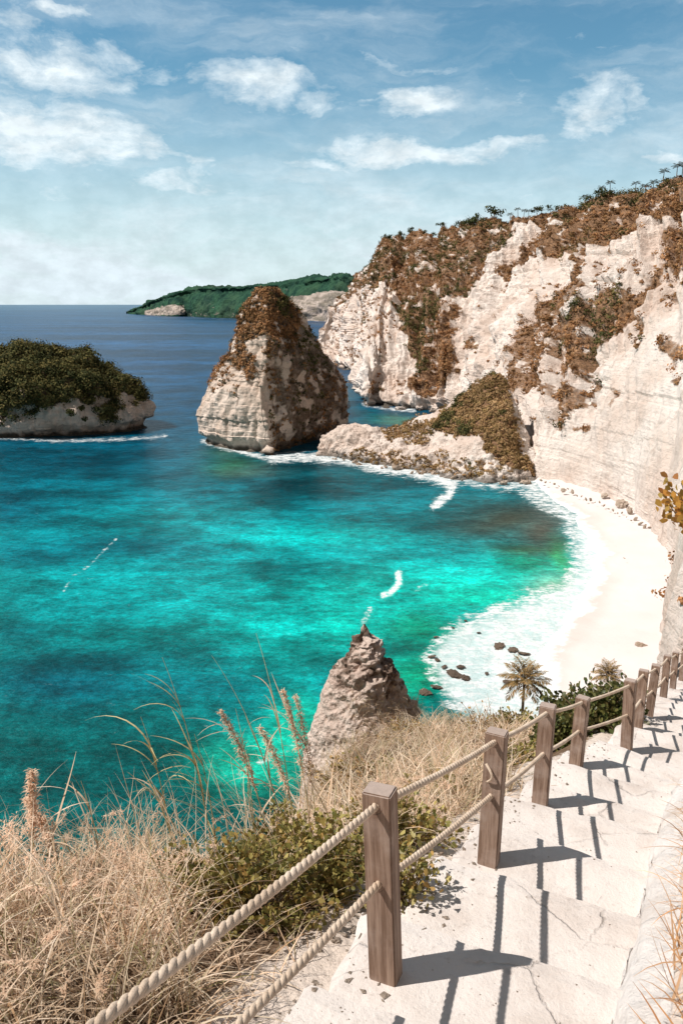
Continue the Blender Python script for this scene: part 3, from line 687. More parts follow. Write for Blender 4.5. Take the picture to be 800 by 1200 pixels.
# ------------------------------------------------------------------ sea stack and islet
def ring_loft(levels, nring, nlev):
    """levels (k, m, 3) closed rings bottom to top"""
    L = catmull(np.array(levels), nlev)                 # nlev x m x 3
    L = L.transpose(1, 0, 2)
    return catmull(L, nring, closed=True)               # nring x nlev x 3
def build_stack():
    lv = [(-6, 236, 313, 400, 1.0), (0.5, 238, 315, 402, 1.0), (4, 236, 314, 402, .99), (9, 233, 313, 404, 1.0), (15, 233, 311, 405, .98), (21, 238, 307, 403, .95), (28, 248, 306, 396, .88), (36, 259, 311, 386, .8), (45, 269, 311, 373, .68), (54, 279, 311, 359, .52), (62, 287, 312, 346, .36), (67, 296, 313, 334, .22), (70.5, 304, 313, 324, .10), (72.2, 309, 313, 317, .03)]
    R = []
    for z, l, f, r, k in lv:
        def X(px, Y):
            d = CP * Y - SP * (z - H); return (px - 400) / F * d
        YL, YR, YF, YB = 388, 392 + 26 * k, 392 - 38 * k, 392 + 48 * k
        Lp = np.array([X(l, YL), YL, z]); Rp = np.array([X(r, YR), YR, z]); Fp = np.array([X(f, YF), YF, z]); Bp = np.array([(Lp[0] + Rp[0]) / 2, YB, z])
        c = (Lp + Rp) / 2
        def mid(a, b, o): 
            m = (a + b) / 2; return m + (m - c) * o
        R.append([Lp, mid(Lp, Fp, .16), Fp * 0.9 + mid(Lp, Fp, .16) * .1, Fp, Fp * 0.92 + mid(Fp, Rp, .04) * .08, mid(Fp, Rp, .06), Rp, mid(Rp, Bp, .35), Bp, mid(Bp, Lp, .35)])
    G = ring_loft(R, 340, 240)
    n0 = grid_normals(G, True)
    if (n0[..., :2] * (G - G.mean((0, 1)))[..., :2]).sum(-1).mean() < 0: sgn = -1
    else: sgn = 1
    z = G[..., 2]; top = smooth(76, 60, z)
    n = n0 * sgn
    lay = np.floor(z / 2.1 + fbm(G, 40, 3, 15) * 1.2).astype(np.int64); zz = np.zeros_like(lay)
    led = (_h(lay, zz, zz, 9) - .5) * 1.1
    d = fbm(G, (20, 20, 26), 5, 41, .58) * 3.4 * (0.3 + .7 * top) + led + (np.abs(fbm(G, (7, 7, 40), 3, 43)) - .3) * 1.6 - np.exp(-((z - 1.5) / 2.6) ** 2) * 2.6 + fbm(G, 4, 3, 45) * .6
    G2 = G + n * d[..., None]
    px, py = proj(G2)
    ox = fbm(G, 9, 4, 31) * 6; oy = fbm(G, 9, 4, 32) * 6
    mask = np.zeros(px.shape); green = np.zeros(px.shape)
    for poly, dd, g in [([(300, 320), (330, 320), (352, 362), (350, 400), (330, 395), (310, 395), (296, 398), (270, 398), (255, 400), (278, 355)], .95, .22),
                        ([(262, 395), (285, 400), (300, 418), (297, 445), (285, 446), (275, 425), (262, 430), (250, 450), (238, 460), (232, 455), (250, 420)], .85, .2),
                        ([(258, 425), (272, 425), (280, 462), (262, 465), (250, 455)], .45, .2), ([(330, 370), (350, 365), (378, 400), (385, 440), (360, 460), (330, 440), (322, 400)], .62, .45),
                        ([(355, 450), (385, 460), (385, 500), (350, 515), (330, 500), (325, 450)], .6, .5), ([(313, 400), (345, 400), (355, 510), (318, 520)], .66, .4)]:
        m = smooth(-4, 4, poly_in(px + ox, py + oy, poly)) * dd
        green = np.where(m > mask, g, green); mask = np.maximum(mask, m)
    mask = np.maximum(mask, smooth(-4, 8, poly_in(px, py, [(315, 395), (380, 400), (410, 450), (414, 540), (318, 545)])) * .80)  # right face darkened with soil tone: its shade painted over the brown rock
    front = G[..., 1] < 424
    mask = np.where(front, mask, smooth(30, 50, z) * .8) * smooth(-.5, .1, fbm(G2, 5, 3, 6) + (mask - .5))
    tide = smooth(3.0, .8, G2[..., 2] + fbm(G2, 5, 3, 4)) * .9
    st = empty('sea_stack', (0, 0, 0))
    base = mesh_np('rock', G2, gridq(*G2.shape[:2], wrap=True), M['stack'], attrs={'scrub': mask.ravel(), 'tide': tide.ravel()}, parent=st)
    rt = smooth(312, 326, px) * smooth(395, 415, py)
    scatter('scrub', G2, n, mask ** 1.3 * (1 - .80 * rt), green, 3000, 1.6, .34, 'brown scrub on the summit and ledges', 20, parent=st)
    tag(st, 'tall pointed limestone sea stack with a sunlit pale face and brown scrub on its summit', 'sea stack')
build_stack()
def build_islet():
    lv = [(-6, -88, 176), (0, -86, 176), (3, -88, 175), (7, -92, 177), (12, -90, 174), (17, -84, 166), (22, -76, 156), (25, -66, 145), (28.5, -52, 130), (32, -36, 114), (36, -14, 98), (39.5, 8, 86), (41.5, 34, 76), (42.5, 52, 66)]
    R = []
    for i, (z, l, r) in enumerate(lv):
        Y = 432; d = CP * Y - SP * (z - H); a = (l - 400) / F * d; b = (r - 400) / F * d
        k = (b - a) / 2; kd = min(34, k * .95) * (1 if z < 20 else 1 - ((z - 20) / 34.6) ** 1.6 * .96)
        R.append([[(a + b) / 2 + k * math.cos(th) * (1.0), Y + kd * math.sin(th), z] for th in np.linspace(0, 2 * PI, 12, endpoint=False)])
    G = ring_loft(R, 400, 150); n0 = grid_normals(G, True)
    sgn = 1 if (n0[..., :2] * (G - G.mean((0, 1)))[..., :2]).sum(-1).mean() > 0 else -1
    n = n0 * sgn; z = G[..., 2]
    d = fbm(G, (22, 22, 14), 5, 51, .58) * 5.0 * smooth(60, 44, z) + fbm(G, (9, 9, 10), 3, 58, .6) * 6.0 * smooth(15, 25, z) + fbm(G, (7, 7, 12), 3, 53) * 1.6 - np.exp(-((z - 1.5) / 3.0) ** 2) * 4.5 + (np.abs(fbm(G, (6, 6, 40), 3, 55)) - .3) * 2.2 * smooth(24, 10, z)
    G2 = G + n * d[..., None]
    mask = smooth(16, 22, z + fbm(G, (12, 12, 10), 5, 57, .65) * 13 + smooth(20, 45, G[..., 0] + 165) * 5)
    green = np.full(mask.shape, 1.25); tide = smooth(3.2, 1.0, G2[..., 2] + fbm(G2, 5, 3, 4) * 1.2) * .95
    st = empty('rocky_islet', (0, 0, 0))
    mesh_np('rock', G2, gridq(*G2.shape[:2], wrap=True), M['stack'], attrs={'scrub': mask.ravel(), 'tide': tide.ravel()}, parent=st)
    scatter('foliage', G2, n, mask, green, 3800, 3.2, .46, 'dense dark green and olive bushes', 50, parent=st)
    tag(st, 'broad low rocky islet capped with dense dark green bushes at the left edge', 'islet')
build_islet()

# ------------------------------------------------------------------ spur that ties the stack to the cliff
def build_spur():
    cols = [((372, 533), (374, 520), (378, 513), 366), ((388, 534), (388, 515), (390, 505), 362), ((405, 537), (404, 512), (404, 499), 360), ((430, 542), (430, 518), (430, 499), 358), ((455, 546), (455, 525), (458, 502), 358), ((482, 551), (480, 525), (486, 495), 356), ((510, 556), (508, 525), (514, 482), 352), ((540, 562), (540, 520), (546, 463), 345), ((568, 565), (566, 510), (574, 438), 338), ((592, 566), (592, 520), (598, 462), 326), ((612, 566), (612, 540), (614, 505), 318), ((632, 565), (632, 558), (634, 548), 312)]
    C = []
    for b, m, t, Y in cols:
        p0 = at_z(*b); lo = p0 - np.array([0, 0, 4]); Yb = p0[1]
        pm = at_y(m[0], m[1], Yb + (Y - Yb) * .4); pt = at_y(t[0], t[1], Y)
        C.append(catmull(np.array([lo, p0, pm, pt, pt + np.array([0, 10, -3]), np.array([pt[0] - 4, pt[1] + 34, -5])]), 170))
    G = catmull(np.array(C), 380); n = grid_normals(G)
    if n[150, 60, 1] > 0: n = -n
    px, py = proj(G)
    z = G[..., 2]
    low = smooth(16, 4, z)
    d = fbm(G, (11, 11, 8), 5, 61, .6) * (1.6 + 1.6 * low) + fbm(G, 3, 3, 63) * .7 + (np.abs(fbm(G, (5, 5, 20), 3, 65)) - .3) * 2.2 * low
    G2 = G + n * d[..., None]
    ox = fbm(G, 7, 4, 31) * 6; oy = fbm(G, 7, 4, 32) * 6
    mask = np.zeros(px.shape); green = np.zeros(px.shape)
    for poly, dd, g in [([(495, 500), (520, 478), (545, 460), (575, 430), (592, 448), (602, 480), (612, 515), (630, 555), (600, 548), (585, 542), (572, 532), (560, 512), (548, 506), (530, 512), (505, 508)], .97, .18),
                        ([(572, 455), (590, 465), (598, 505), (590, 530), (572, 520), (565, 490)], .97, .62), ([(445, 500), (500, 488), (508, 512), (480, 522), (455, 518)], .62, .08), ([(400, 540), (420, 528), (470, 532), (560, 540), (600, 550), (600, 562), (480, 552)], .38, .0)]:
        m = smooth(-3, 4, poly_in(px + ox, py + oy, poly)) * dd
        green = np.where(m > mask, g, green); mask = np.maximum(mask, m)
    tide = smooth(2.6, .4, G2[..., 2] + fbm(G2, 5, 3, 4) * 1.4) * .75
    o = mesh_np('rock_spur', G2, gridq(*G2.shape[:2]), M['cliff'], attrs={'scrub': mask.ravel(), 'tide': tide.ravel()})
    tag(o, 'low scrubby spur of rock joining the sea stack to the cliff', 'rock spur', kind='structure')
    scatter('spur_scrub', G2, n, mask ** 1.3, green, 4600, 1.4, .30, 'olive and rusty scrub covering the spur beside the beach', 26, brown=[(0.34, 0.215, 0.11), (0.30, 0.195, 0.095), (0.38, 0.26, 0.14), (0.25, 0.175, 0.075)])
build_spur()

# ------------------------------------------------------------------ beach
def build_beach():
    st = [((600, 558), (640, 552)), ((622, 568), (668, 560)), ((644, 584), (712, 580)), ((668, 606), (752, 600)), ((682, 634), (790, 640)), ((685, 664), (812, 690)), ((674, 692), (810, 730)), ((648, 714), (800, 770)), ((636, 742), (790, 820)), ((626, 775), (790, 860)), ((632, 810), (780, 900)), ((650, 850), (770, 940)), ((670, 900), (760, 990))]
    C = []
    for a, b in st:
        A = at_z(*a); B = at_z(*b); D = B - A
        pts = [A - D * .25 + np.array([0, 0, -2.2]), A + np.array([0, 0, -.25]), A + D * .2 + np.array([0, 0, .35]), A + D * .6 + np.array([0, 0, 1.5]), B + np.array([0, 0, 2.6]), B + D * .4 + np.array([0, 0, 4])]
        C.append(catmull(np.array(pts), 90))
    G = catmull(np.array(C), 220)
    G[..., 2] += fbm(G, 14, 5, 71, .6) * .30
    wet = smooth(.75, .15, G[..., 2] + fbm(G, 14, 4, 72) * .35) * .8
    o = mesh_np('beach', G, gridq(*G.shape[:2]), M['sand'], smooth_s=True, attrs={'wet': wet.ravel()})
    tag(o, 'crescent of white sand below the cliff', 'beach', kind='structure')
build_beach()

# ------------------------------------------------------------------ rocks
def rock_mesh(seed, sx, sy, sz, jag=.35, sub=3):
    import bmesh
    bm = bmesh.new(); bmesh.ops.create_icosphere(bm, subdivisions=sub, radius=1)
    V = np.array([v.co[:] for v in bm.verts]); Q = np.array([[v.index for v in f.verts] for f in bm.faces]); bm.free()
    r = 1 + jag * fbm(V + seed * 7.1, .9, 4, seed)
    q = np.round(V @ np.linalg.qr(np.random.default_rng(seed).normal(size=(3, 3)))[0] * 1.6) / 1.6
    V = (V * .65 + q * .35) * r[:, None]
    return V * np.array([sx, sy, sz]), Q
protos = []
for s in range(6):
    V, Q = rock_mesh(s + 1, 1, .8 + .3 * rng.random(), .62, .4)
    me_o = mesh_np('boulder', V, Q, M['boulder'], attrs={'scrub': np.zeros(len(V)), 'tide': np.zeros(len(V))}); protos.append(me_o)
used = set()
def boulder(x, y, z, s, label, group, kind=None, mat=None, flat=1.0, name='boulder'):
    i = random.randrange(6)
    if i in used:
        o = protos[i].copy(); COL.objects.link(o)
    else: o = protos[i]; used.add(i)
    o.name = name
    o.location = (x, y, z); o.scale = (s, s * random.uniform(.7, 1.1), s * random.uniform(.7, 1.1) * flat)
    o.rotation_euler = (random.uniform(-.2, .2), random.uniform(-.2, .2), random.uniform(0, 6.28))
    if mat is not None:
        o.material_slots[0].link = 'OBJECT'; o.material_slots[0].material = mat
    tag(o, label, 'boulder', group)
    return o
rp = random.Random(5)
spur_line = [(384, 535), (400, 539), (425, 544), (450, 548), (475, 552), (500, 557), (525, 561), (550, 565), (575, 567), (600, 567), (622, 565)]
for k in range(70):
    t = rp.uniform(0, len(spur_line) - 1.001); i = int(t); f = t - i
    px = spur_line[i][0] * (1 - f) + spur_line[i + 1][0] * f; py = spur_line[i][1] * (1 - f) + spur_line[i + 1][1] * f + rp.uniform(-7, 1.5)
    p = at_z(px, py, 0.2)
    boulder(p[0], p[1], rp.uniform(0, .9), rp.choice([.7, .9, 1.1, 1.5, 2.1]), 'tan boulder tumbled along the surf at the foot of the spur', 'boulders at the foot of the spur')
for k in range(26):
    t = k / 25; px = 628 + (760 - 628) * t; py = 562 + (618 - 562) * t ** 1.15 + rp.uniform(-2, 3)
    p = at_z(px, py, 2.2)
    boulder(p[0], p[1], 2.3, rp.choice([.5, .6, .8, 1.2]), 'small pale rock at the top of the beach under the cliff', 'rocks along the top of the beach')
for (px, py, s) in [(728, 592, 2.4), (737, 600, 2.0), (708, 582, 1.6)]:
    p = at_z(px, py, 2.4); boulder(p[0], p[1], 2.8, s, 'large brown boulder fallen from the cliff onto the back of the beach', 'fallen boulders at the back of the beach')
for (px, py, s, lb) in [(750, 757, 1.3, 'flat brown rock on the white sand beside the cliff foot'), (731, 655, .5, 'small dark stone alone in the middle of the white sand')]:
    p = at_z(px, py, 2.0); o = boulder(p[0], p[1], 2.2, s, lb, None, flat=.5)
    if 'group' in o: del o['group']
for (px, py, s, fl) in [(532, 790, 2.3, .3), (545, 795, 1.8, .3), (520, 782, 1.4, .25), (540, 782, 1.2, .3), (585, 758, 2.4, .22), (600, 762, 2.2, .22), (612, 766, 1.6, .2), (505, 770, 1.3, .3), (510, 747, .9, .3), (498, 812, 1.4, .35), (512, 806, 1.6, .4), (545, 728, .8, .3), (530, 736, .7, .3), (560, 742, .7, .3), (597, 800, 1.6, .25), (570, 790, .9, .3), (512, 774, 1.1, .3)]:
    p = at_z(px, py, .1); boulder(p[0], p[1], .25, s, 'dark wet reef rock awash in the white foam', 'dark reef rocks in the foam', mat=M['reef'], flat=fl, name='reef_rock')

# ------------------------------------------------------------------ stair line
POSTS = [  # px, py of foot, camera depth, height
    (452, 1143, 3.84, 1.0), (572, 1010, 5.57, 1.0), (632, 943, 7.3, 1.0), (674, 899, 8.9, .86), (733, 882, 10.3, 1.02), (746, 858, 12.0, 1.0), (759, 843, 13.3, 1.0), (776, 822, 16.2, 1.0), (787, 811, 18.7, 1.0), (797, 801, 21.0, 1.0)]
def at_d(px, py, d):
    a = (px - 400) / F * d; b = (600 - py) / F * d
    return np.array([a, CP * d + SP * b, H - SP * d + CP * b])
PB = [np.array([-.83, 1.10, 62.56])] + [at_d(a, b, d) for a, b, d, h in POSTS]
PH = [.98] + [p[3] for p in POSTS]
PB.append(PB[-1] + np.array([1.1, 1.7, -.75])); PH.append(1.0)
PB = np.array(PB)
ext0 = PB[0] + np.array([-1.3, -2.6, .75])
LINE = np.concatenate([[ext0], PB, [PB[-1] + (PB[-1] - PB[-2])]])
seg = np.concatenate([[0], np.cumsum(np.linalg.norm(np.diff(LINE[:, :2], axis=0), axis=1))])
def path_at(s):
    s = np.asarray(s, float)
    return np.stack([np.interp(s, seg, LINE[:, k]) for k in range(3)], -1)
def path_dir(s):
    d = path_at(np.asarray(s) + .9) - path_at(np.asarray(s) - .9); d[..., 2] = 0
    return d / np.linalg.norm(d, axis=-1, keepdims=True)
SS = np.linspace(0, seg[-1], 900); PP = path_at(SS); DD = path_dir(SS); NN = np.stack([DD[:, 1], -DD[:, 0]], -1)   # right-hand normal
def path_coords(x, y):
    """-> s, lateral offset (right positive), z of post line"""
    x = np.asarray(x, float); sh = x.shape; x = x.ravel(); y = np.asarray(y, float).ravel()
    S = np.empty(len(x)); U = np.empty(len(x)); Z = np.empty(len(x))
    for a in range(0, len(x), 20000):
        dx = x[a:a + 20000, None] - PP[None, :, 0]; dy = y[a:a + 20000, None] - PP[None, :, 1]
        k = np.argmin(dx * dx + dy * dy, 1); r = np.arange(len(k))
        S[a:a + 20000] = SS[k]; U[a:a + 20000] = dx[r, k] * NN[k, 0] + dy[r, k] * NN[k, 1]; Z[a:a + 20000] = PP[k, 2]
    return S.reshape(sh), U.reshape(sh), Z.reshape(sh)
W_PATH = 1.0       # right edge, measured from the post line
L_PATH = -.24

# ------------------------------------------------------------------ near hillside
def build_hill():
    pts = []
    cols = {-250: [(1400, 1.5), (1200, 2.5), (1080, 3.5), (1030, 4.4)], 0: [(1350, 1.75), (1200, 2.55), (1080, 3.6), (1020, 4.5)], 150: [(1350, 1.8), (1200, 2.6), (1080, 3.75), (1015, 4.9)],
            300: [(1350, 1.9), (1200, 2.65), (1080, 4.0), (990, 6.0)], 390: [(1200, 2.65), (1080, 3.9), (990, 6.2), (935, 9.5), (905, 14), (892, 20)],
            440: [(1060, 4.25), (980, 6.6), (920, 10.5), (885, 15.5), (868, 21)], 500: [(1060, 4.2), (1000, 5.5), (940, 8.3), (890, 13.5), (862, 20)],
            560: [(1035, 4.6), (965, 6.7), (905, 10.5), (872, 15), (856, 19)], 620: [(960, 6.4), (910, 9), (878, 13), (858, 17)], 680: [(912, 8.0), (890, 10.3), (868, 13.5), (854, 17)], 740: [(890, 9.0), (868, 11), (848, 14), (832, 18)], 800: [(860, 11), (830, 15), (806, 20)], 1000: [(900, 9), (850, 14), (820, 20)]}
    for px, l in cols.items():
        w = [at_y(px, py, Y) for py, Y in l]; pts += w
        e = w[-1]; az = math.atan2(e[0], e[1]); r = math.hypot(e[0], e[1])
        if px <= 300: ex = [(r + 1.2, e[2] - 1.6), (r + 5, e[2] - 9), (r + 25, 18), (r + 44, -5), (140, -40)]
        elif px <= 500: ex = [(r + 2, e[2] - 2.2), (r + 8, e[2] - 12), (r + 26, 16), (r + 45, -5), (140, -40)]
        else: ex = [(r + 3, e[2] - 2.5), (40, 37.5), (75, 17.5 if px < 800 else 15), (108, 2.0), (120, -4), (140, -12)]
        for rr, z in ex: pts.append(np.array([math.sin(az) * rr, math.cos(az) * rr, z]))
    for az in range(-110, 111, 20):
        a = math.radians(az); pts.append(np.array([math.sin(a) * .6, math.cos(a) * .6, 63.36]))
    for az in (-110, -80, -60):
        for r, z in ((2, 63.0), (4, 61.8), (6, 59), (12, 48), (35, 15), (60, -10), (140, -40)):
            a = math.radians(az); pts.append(np.array([math.sin(a) * r, math.cos(a) * r, z]))
    for az in (60, 80, 110):
        for r, z in ((2, 63.3), (4, 64), (8, 64), (20, 60), (50, 40), (140, 5)):
            a = math.radians(az); pts.append(np.array([math.sin(a) * r, math.cos(a) * r, z]))
    pts = np.array(pts)
    def key(x, y): return np.stack([np.arctan2(x, y) * 1.4, np.log(np.hypot(x, y) + .3)], -1)
    K = key(pts[:, 0], pts[:, 1]); n = len(K)
    def phi(d): return np.where(d > 1e-9, d * d * np.log(d + 1e-12), 0) if False else d
    D = np.linalg.norm(K[:, None] - K[None], axis=2)
    A = np.zeros((n + 3, n + 3)); A[:n, :n] = phi(D) + np.eye(n) * -0.01; A[:n, n] = 1; A[:n, n + 1:] = K; A[n, :n] = 1; A[n + 1:, :n] = K.T
    wv = np.linalg.solve(A, np.concatenate([pts[:, 2], np.zeros(3)]))
    def raw(x, y):
        x = np.asarray(x, float); sh = x.shape; k = key(x.ravel(), np.asarray(y, float).ravel()); out = np.empty(len(k))
        for a in range(0, len(k), 20000):
            kk = k[a:a + 20000]; out[a:a + 20000] = phi(np.linalg.norm(kk[:, None] - K[None], axis=2)) @ wv[:n] + wv[n] + kk @ wv[n + 1:]
        return out.reshape(sh)
    def terr(x, y, noise=True):
        x = np.asarray(x, float); y = np.asarray(y, float); z = raw(x, y)
        r = np.hypot(x, y); P = np.stack([x, y, np.zeros_like(x)], -1)
        if noise: z = z + fbm(P, 2.2, 5, 81) * np.clip(r * .012, .02, .8) * 1.3 + fbm(P, 12, 4, 83) * np.clip((r - 12) * .08, 0, 3.0)
        s, u, zp = path_coords(x, y)
        near = (s < seg[-1] - .2)
        # left verge eases down to the slope, right bank climbs
        lv = zp - .16 + fbm(P, .5, 3, 85) * .03
        wl = smooth(-1.5, -.35, u) * near
        z = z * (1 - wl) + np.minimum(lv, z + 10) * wl
        bank = zp + .20 + .42 * (1 - np.exp(-np.maximum(u - W_PATH, 0) * 2.2)) + np.maximum(u - W_PATH - .3, 0) * .33 + fbm(P, .7, 4, 87) * .07
        wr = smooth(W_PATH + .10, W_PATH + .24, u) * smooth(seg[-1] - 1, seg[-1] - 5, s)
        z = z * (1 - wr) + np.minimum(bank, 68) * wr
        inside = (u > L_PATH + .05) & (u < W_PATH + .10) & near
        z = np.where(inside, np.minimum(z, zp - .75), z)
        return z
    az = np.radians(np.concatenate([np.linspace(-115, -34, 40), np.linspace(-33, 33, 420), np.linspace(34, 115, 60)])); r = np.concatenate([[.15], np.exp(np.linspace(math.log(.6), math.log(135), 420))])
    R, A2 = np.meshgrid(r, az); X = R * np.sin(A2); Y = R * np.cos(A2)
    Z = terr(X, Y)
    G = np.stack([X, Y, Z], -1)
    s, u, zp = path_coords(X, Y)
    bare = np.where(R < 24, np.maximum(smooth(-.95, -.3, u) * (u < 0.6), (u > W_PATH) * .85), 0)
    o = mesh_np('hillside', G, gridq(*G.shape[:2]), M['ground'], smooth_s=True, attrs={'bare': bare.ravel()})
    tag(o, 'steep dry hillside falling from the stairs to the water', 'hillside', kind='structure')
    return terr
TERR = build_hill()

# ------------------------------------------------------------------ stairway
def build_stairs():
    root = empty('stairway', path_at(seg[2]))
    s = .3; k = 0; ends = []
    post_s = list(seg[1:-1])
    bounds = []
    for a, b in zip([0] + post_s[:-1], post_s):
        n = max(1, round((b - a) / .62)) if b < 12 else max(1, round((b - a) / .7))
        n = max(2, min(n, 4)) if b - a > 1.2 else max(1, n)
        if b < 14: n = max(2, round((b - a) / .8))
        for i in range(n): bounds.append(a + (b - a) * (i + .40) / n)
    bounds.append(seg[-1] - .1)
    rr = random.Random(3)
    rl = root.location
    for a, b in zip(bounds[:-1], bounds[1:]):
        # posts stand on the tread that contains them
        sm = (a + b) / 2; hit = [p for p in post_s if a <= p < b]
        z = path_at(hit[0] if hit else sm)[2]
        nw = 26; nd = 10
        su = np.linspace(L_PATH, W_PATH + .08, nw)
        sk = rr.uniform(-.05, .05)
        rows = []
        for j in range(nd + 4):
            f = min(max((j - 1) / nd, 0), 1)
            row = []
            for i, uu in enumerate(su):
                e = sk * (i / nw - .5) + .025 * math.sin(uu * 3.1 + a * 5)
                ss = a - .06 + (b + .03 - a + .06) * f + e + (.03 * fbm(np.array([uu, a, 1.0]), .3, 3, 7) if j >= nd else 0)
                p = path_at(ss).copy(); d = path_dir(ss)
                w = uu + (rr.uniform(-.015, .015) if 0 < i < nw - 1 else 0)
                if i == 0: w += .06 * float(fbm(np.array([ss, 3.0, 1.0]), .35, 3, 9))
                q = np.array([p[0] + d[1] * w, p[1] - d[0] * w, 0.0])
                zz = z + .012 * float(fbm(q, .35, 3, 5)) - (.012 if j in (1, nd + 1) else 0)
                if j == 0: zz = z - .7
                if j == nd + 2: zz = z - .05; q[:2] += d[:2] * .012
                if j == nd + 3: zz = z - .75; q[:2] += d[:2] * .012
                if i == 0: zz -= .04
                row.append([q[0], q[1], zz])
            rows.append(row)
        G = np.array(rows)
        # side skirts
        Ls = G[:, :1].copy(); Ls[..., 2] = z - .8; Rs = G[:, -1:].copy(); Rs[..., 2] = z - .8
        G = np.concatenate([Ls, G, Rs], 1)
        o = mesh_np('step', G, gridq(G.shape[0], G.shape[1])[:, ::-1], M['step'], smooth_s=False, parent=root)
        o.location = -rl
    tag(root, 'pale worn concrete stairway descending beside the rope railing', 'stairway')
build_stairs()

def grit(n, name, label, smin, smax, ulo, uhi, pw):
    s = rng.uniform(1.8, 12, n); u = ulo + (uhi - ulo) * rng.random(n) ** pw
    dg = bpy.context.evaluated_depsgraph_get(); dg.update()
    V = []; Q = []
    st = [o for o in COL.objects if o.name.startswith('step')]
    from mathutils.bvhtree import BVHTree
    trees = []
    vv = []; ff = []; b = 0
    for o in st:
        co_ = np.empty(len(o.data.vertices) * 3); o.data.vertices.foreach_get('co', co_); co_ = co_.reshape(-1, 3)
        vv += [tuple(c) for c in co_]; ff += [tuple(i + b for i in p.vertices) for p in o.data.polygons]; b += len(co_)
    bv = BVHTree.FromPolygons(vv, ff)
    O = np.array([(1, 0, 0), (-1, 0, 0), (0, 1, 0), (0, -1, 0), (0, 0, .7), (0, 0, -.7)], float); T = np.array([(0, 2, 4), (2, 1, 4), (1, 3, 4), (3, 0, 4), (2, 0, 5), (1, 2, 5), (3, 1, 5), (0, 3, 5)])
    for a, c in zip(s, u):
        p = path_at(a); d = path_dir(a); x = p[0] + d[1] * c; y = p[1] - d[0] * c
        h = bv.ray_cast(Vector((x, y, p[2] + .6)), Vector((0, 0, -1)), 1.3)
        z = h[0].z if h[0] is not None else float(TERR(np.array([x]), np.array([y]))[0])
        r = smin + (smax - smin) * random.random() ** 3
        an = random.uniform(0, 6.28); c1, s1 = math.cos(an), math.sin(an)
        W = O * (1 + .45 * rng.normal(size=(6, 1))) * np.array([r, r * random.uniform(.6, 1), r * .7])
        W = np.stack([W[:, 0] * c1 - W[:, 1] * s1 + x, W[:, 0] * s1 + W[:, 1] * c1 + y, W[:, 2] + z + r * .2], -1)
        Q.append(T + 6 * len(V)); V.append(W)
    V = np.concatenate(V); Q = np.concatenate(Q)
    tag(mesh_np(name, V, Q, M['boulder'], attrs={'scrub': rng.random(len(V)) * .3, 'tide': np.zeros(len(V))}), label, 'grit', kind='stuff')
grit(1500, 'grit', 'loose grit and chips along the broken left edge of the stairs', .004, .022, .08, -.6, .8)
grit(700, 'stair_grit', 'fine grit scattered over the stair treads', .002, .008, W_PATH, -.2, 1.0)
# ------------------------------------------------------------------ retaining wall (rough whitewashed kerb on the right)
def build_wall():
    S = np.linspace(.2, seg[-1] - 4, 420)
    prof = [(-.02, -.8), (0.0, .0), (.012, .08), (.035, .17), (.075, .24), (.13, .28), (.19, .30), (.25, .29), (.28, -.5)]
    pr = catmull(np.array(prof), 60)
    p = path_at(S); d = path_dir(S)
    G = np.empty((len(S), 60, 3))
    for j in range(60):
        w = W_PATH + pr[j, 0]
        G[:, j, 0] = p[:, 0] + d[:, 1] * w; G[:, j, 1] = p[:, 1] - d[:, 0] * w; G[:, j, 2] = p[:, 2] + pr[j, 1]
    n = grid_normals(G)
    sg = 1 if n[200, 30, 2] > 0 else -1
    G = G + sg * n * (fbm(G, .35, 5, 91, .65) * .032 + fbm(G, .07, 3, 93) * .012)[..., None]
    o = mesh_np('retaining_wall', G, gridq(*G.shape[:2]), M['plaster'], smooth_s=True)
    tag(o, 'rough whitewashed low wall along the right side of the stairs', 'wall')
build_wall()

# ------------------------------------------------------------------ posts and ropes
def post_mesh():
    import bmesh
    bm = bmesh.new(); bmesh.ops.create_cube(bm, size=1)
    for v in bm.verts:
        v.co.x *= .135; v.co.y *= .105; v.co.z = v.co.z * 1.35 + .325
    bmesh.ops.bevel(bm, geom=bm.edges[:], offset=.007, segments=2, affect='EDGES')
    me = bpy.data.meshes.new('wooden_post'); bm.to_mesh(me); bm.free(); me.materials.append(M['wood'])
    return me
pm = post_mesh()
LABEL = {0: None, 1: 'nearest weathered brown rail post, largest and leaning slightly beside the bottom rope', 2: 'second rail post from the camera, with a rope knot on its face', 3: 'third rail post from the camera, in front of dry grass', 4: 'fourth rail post, shorter and set back against the green shrub', 5: 'fifth rail post, tall one where the row closes up beyond the shrub', 6: 'sixth rail post, close behind the tall fifth one', 7: 'seventh rail post, just left of the gap in the row', 8: 'eighth rail post, first one right of the gap in the row', 9: 'ninth rail post, second last before the photo edge', 10: 'tenth rail post, cut by the right edge of the photo'}
dirs = []
tops = []
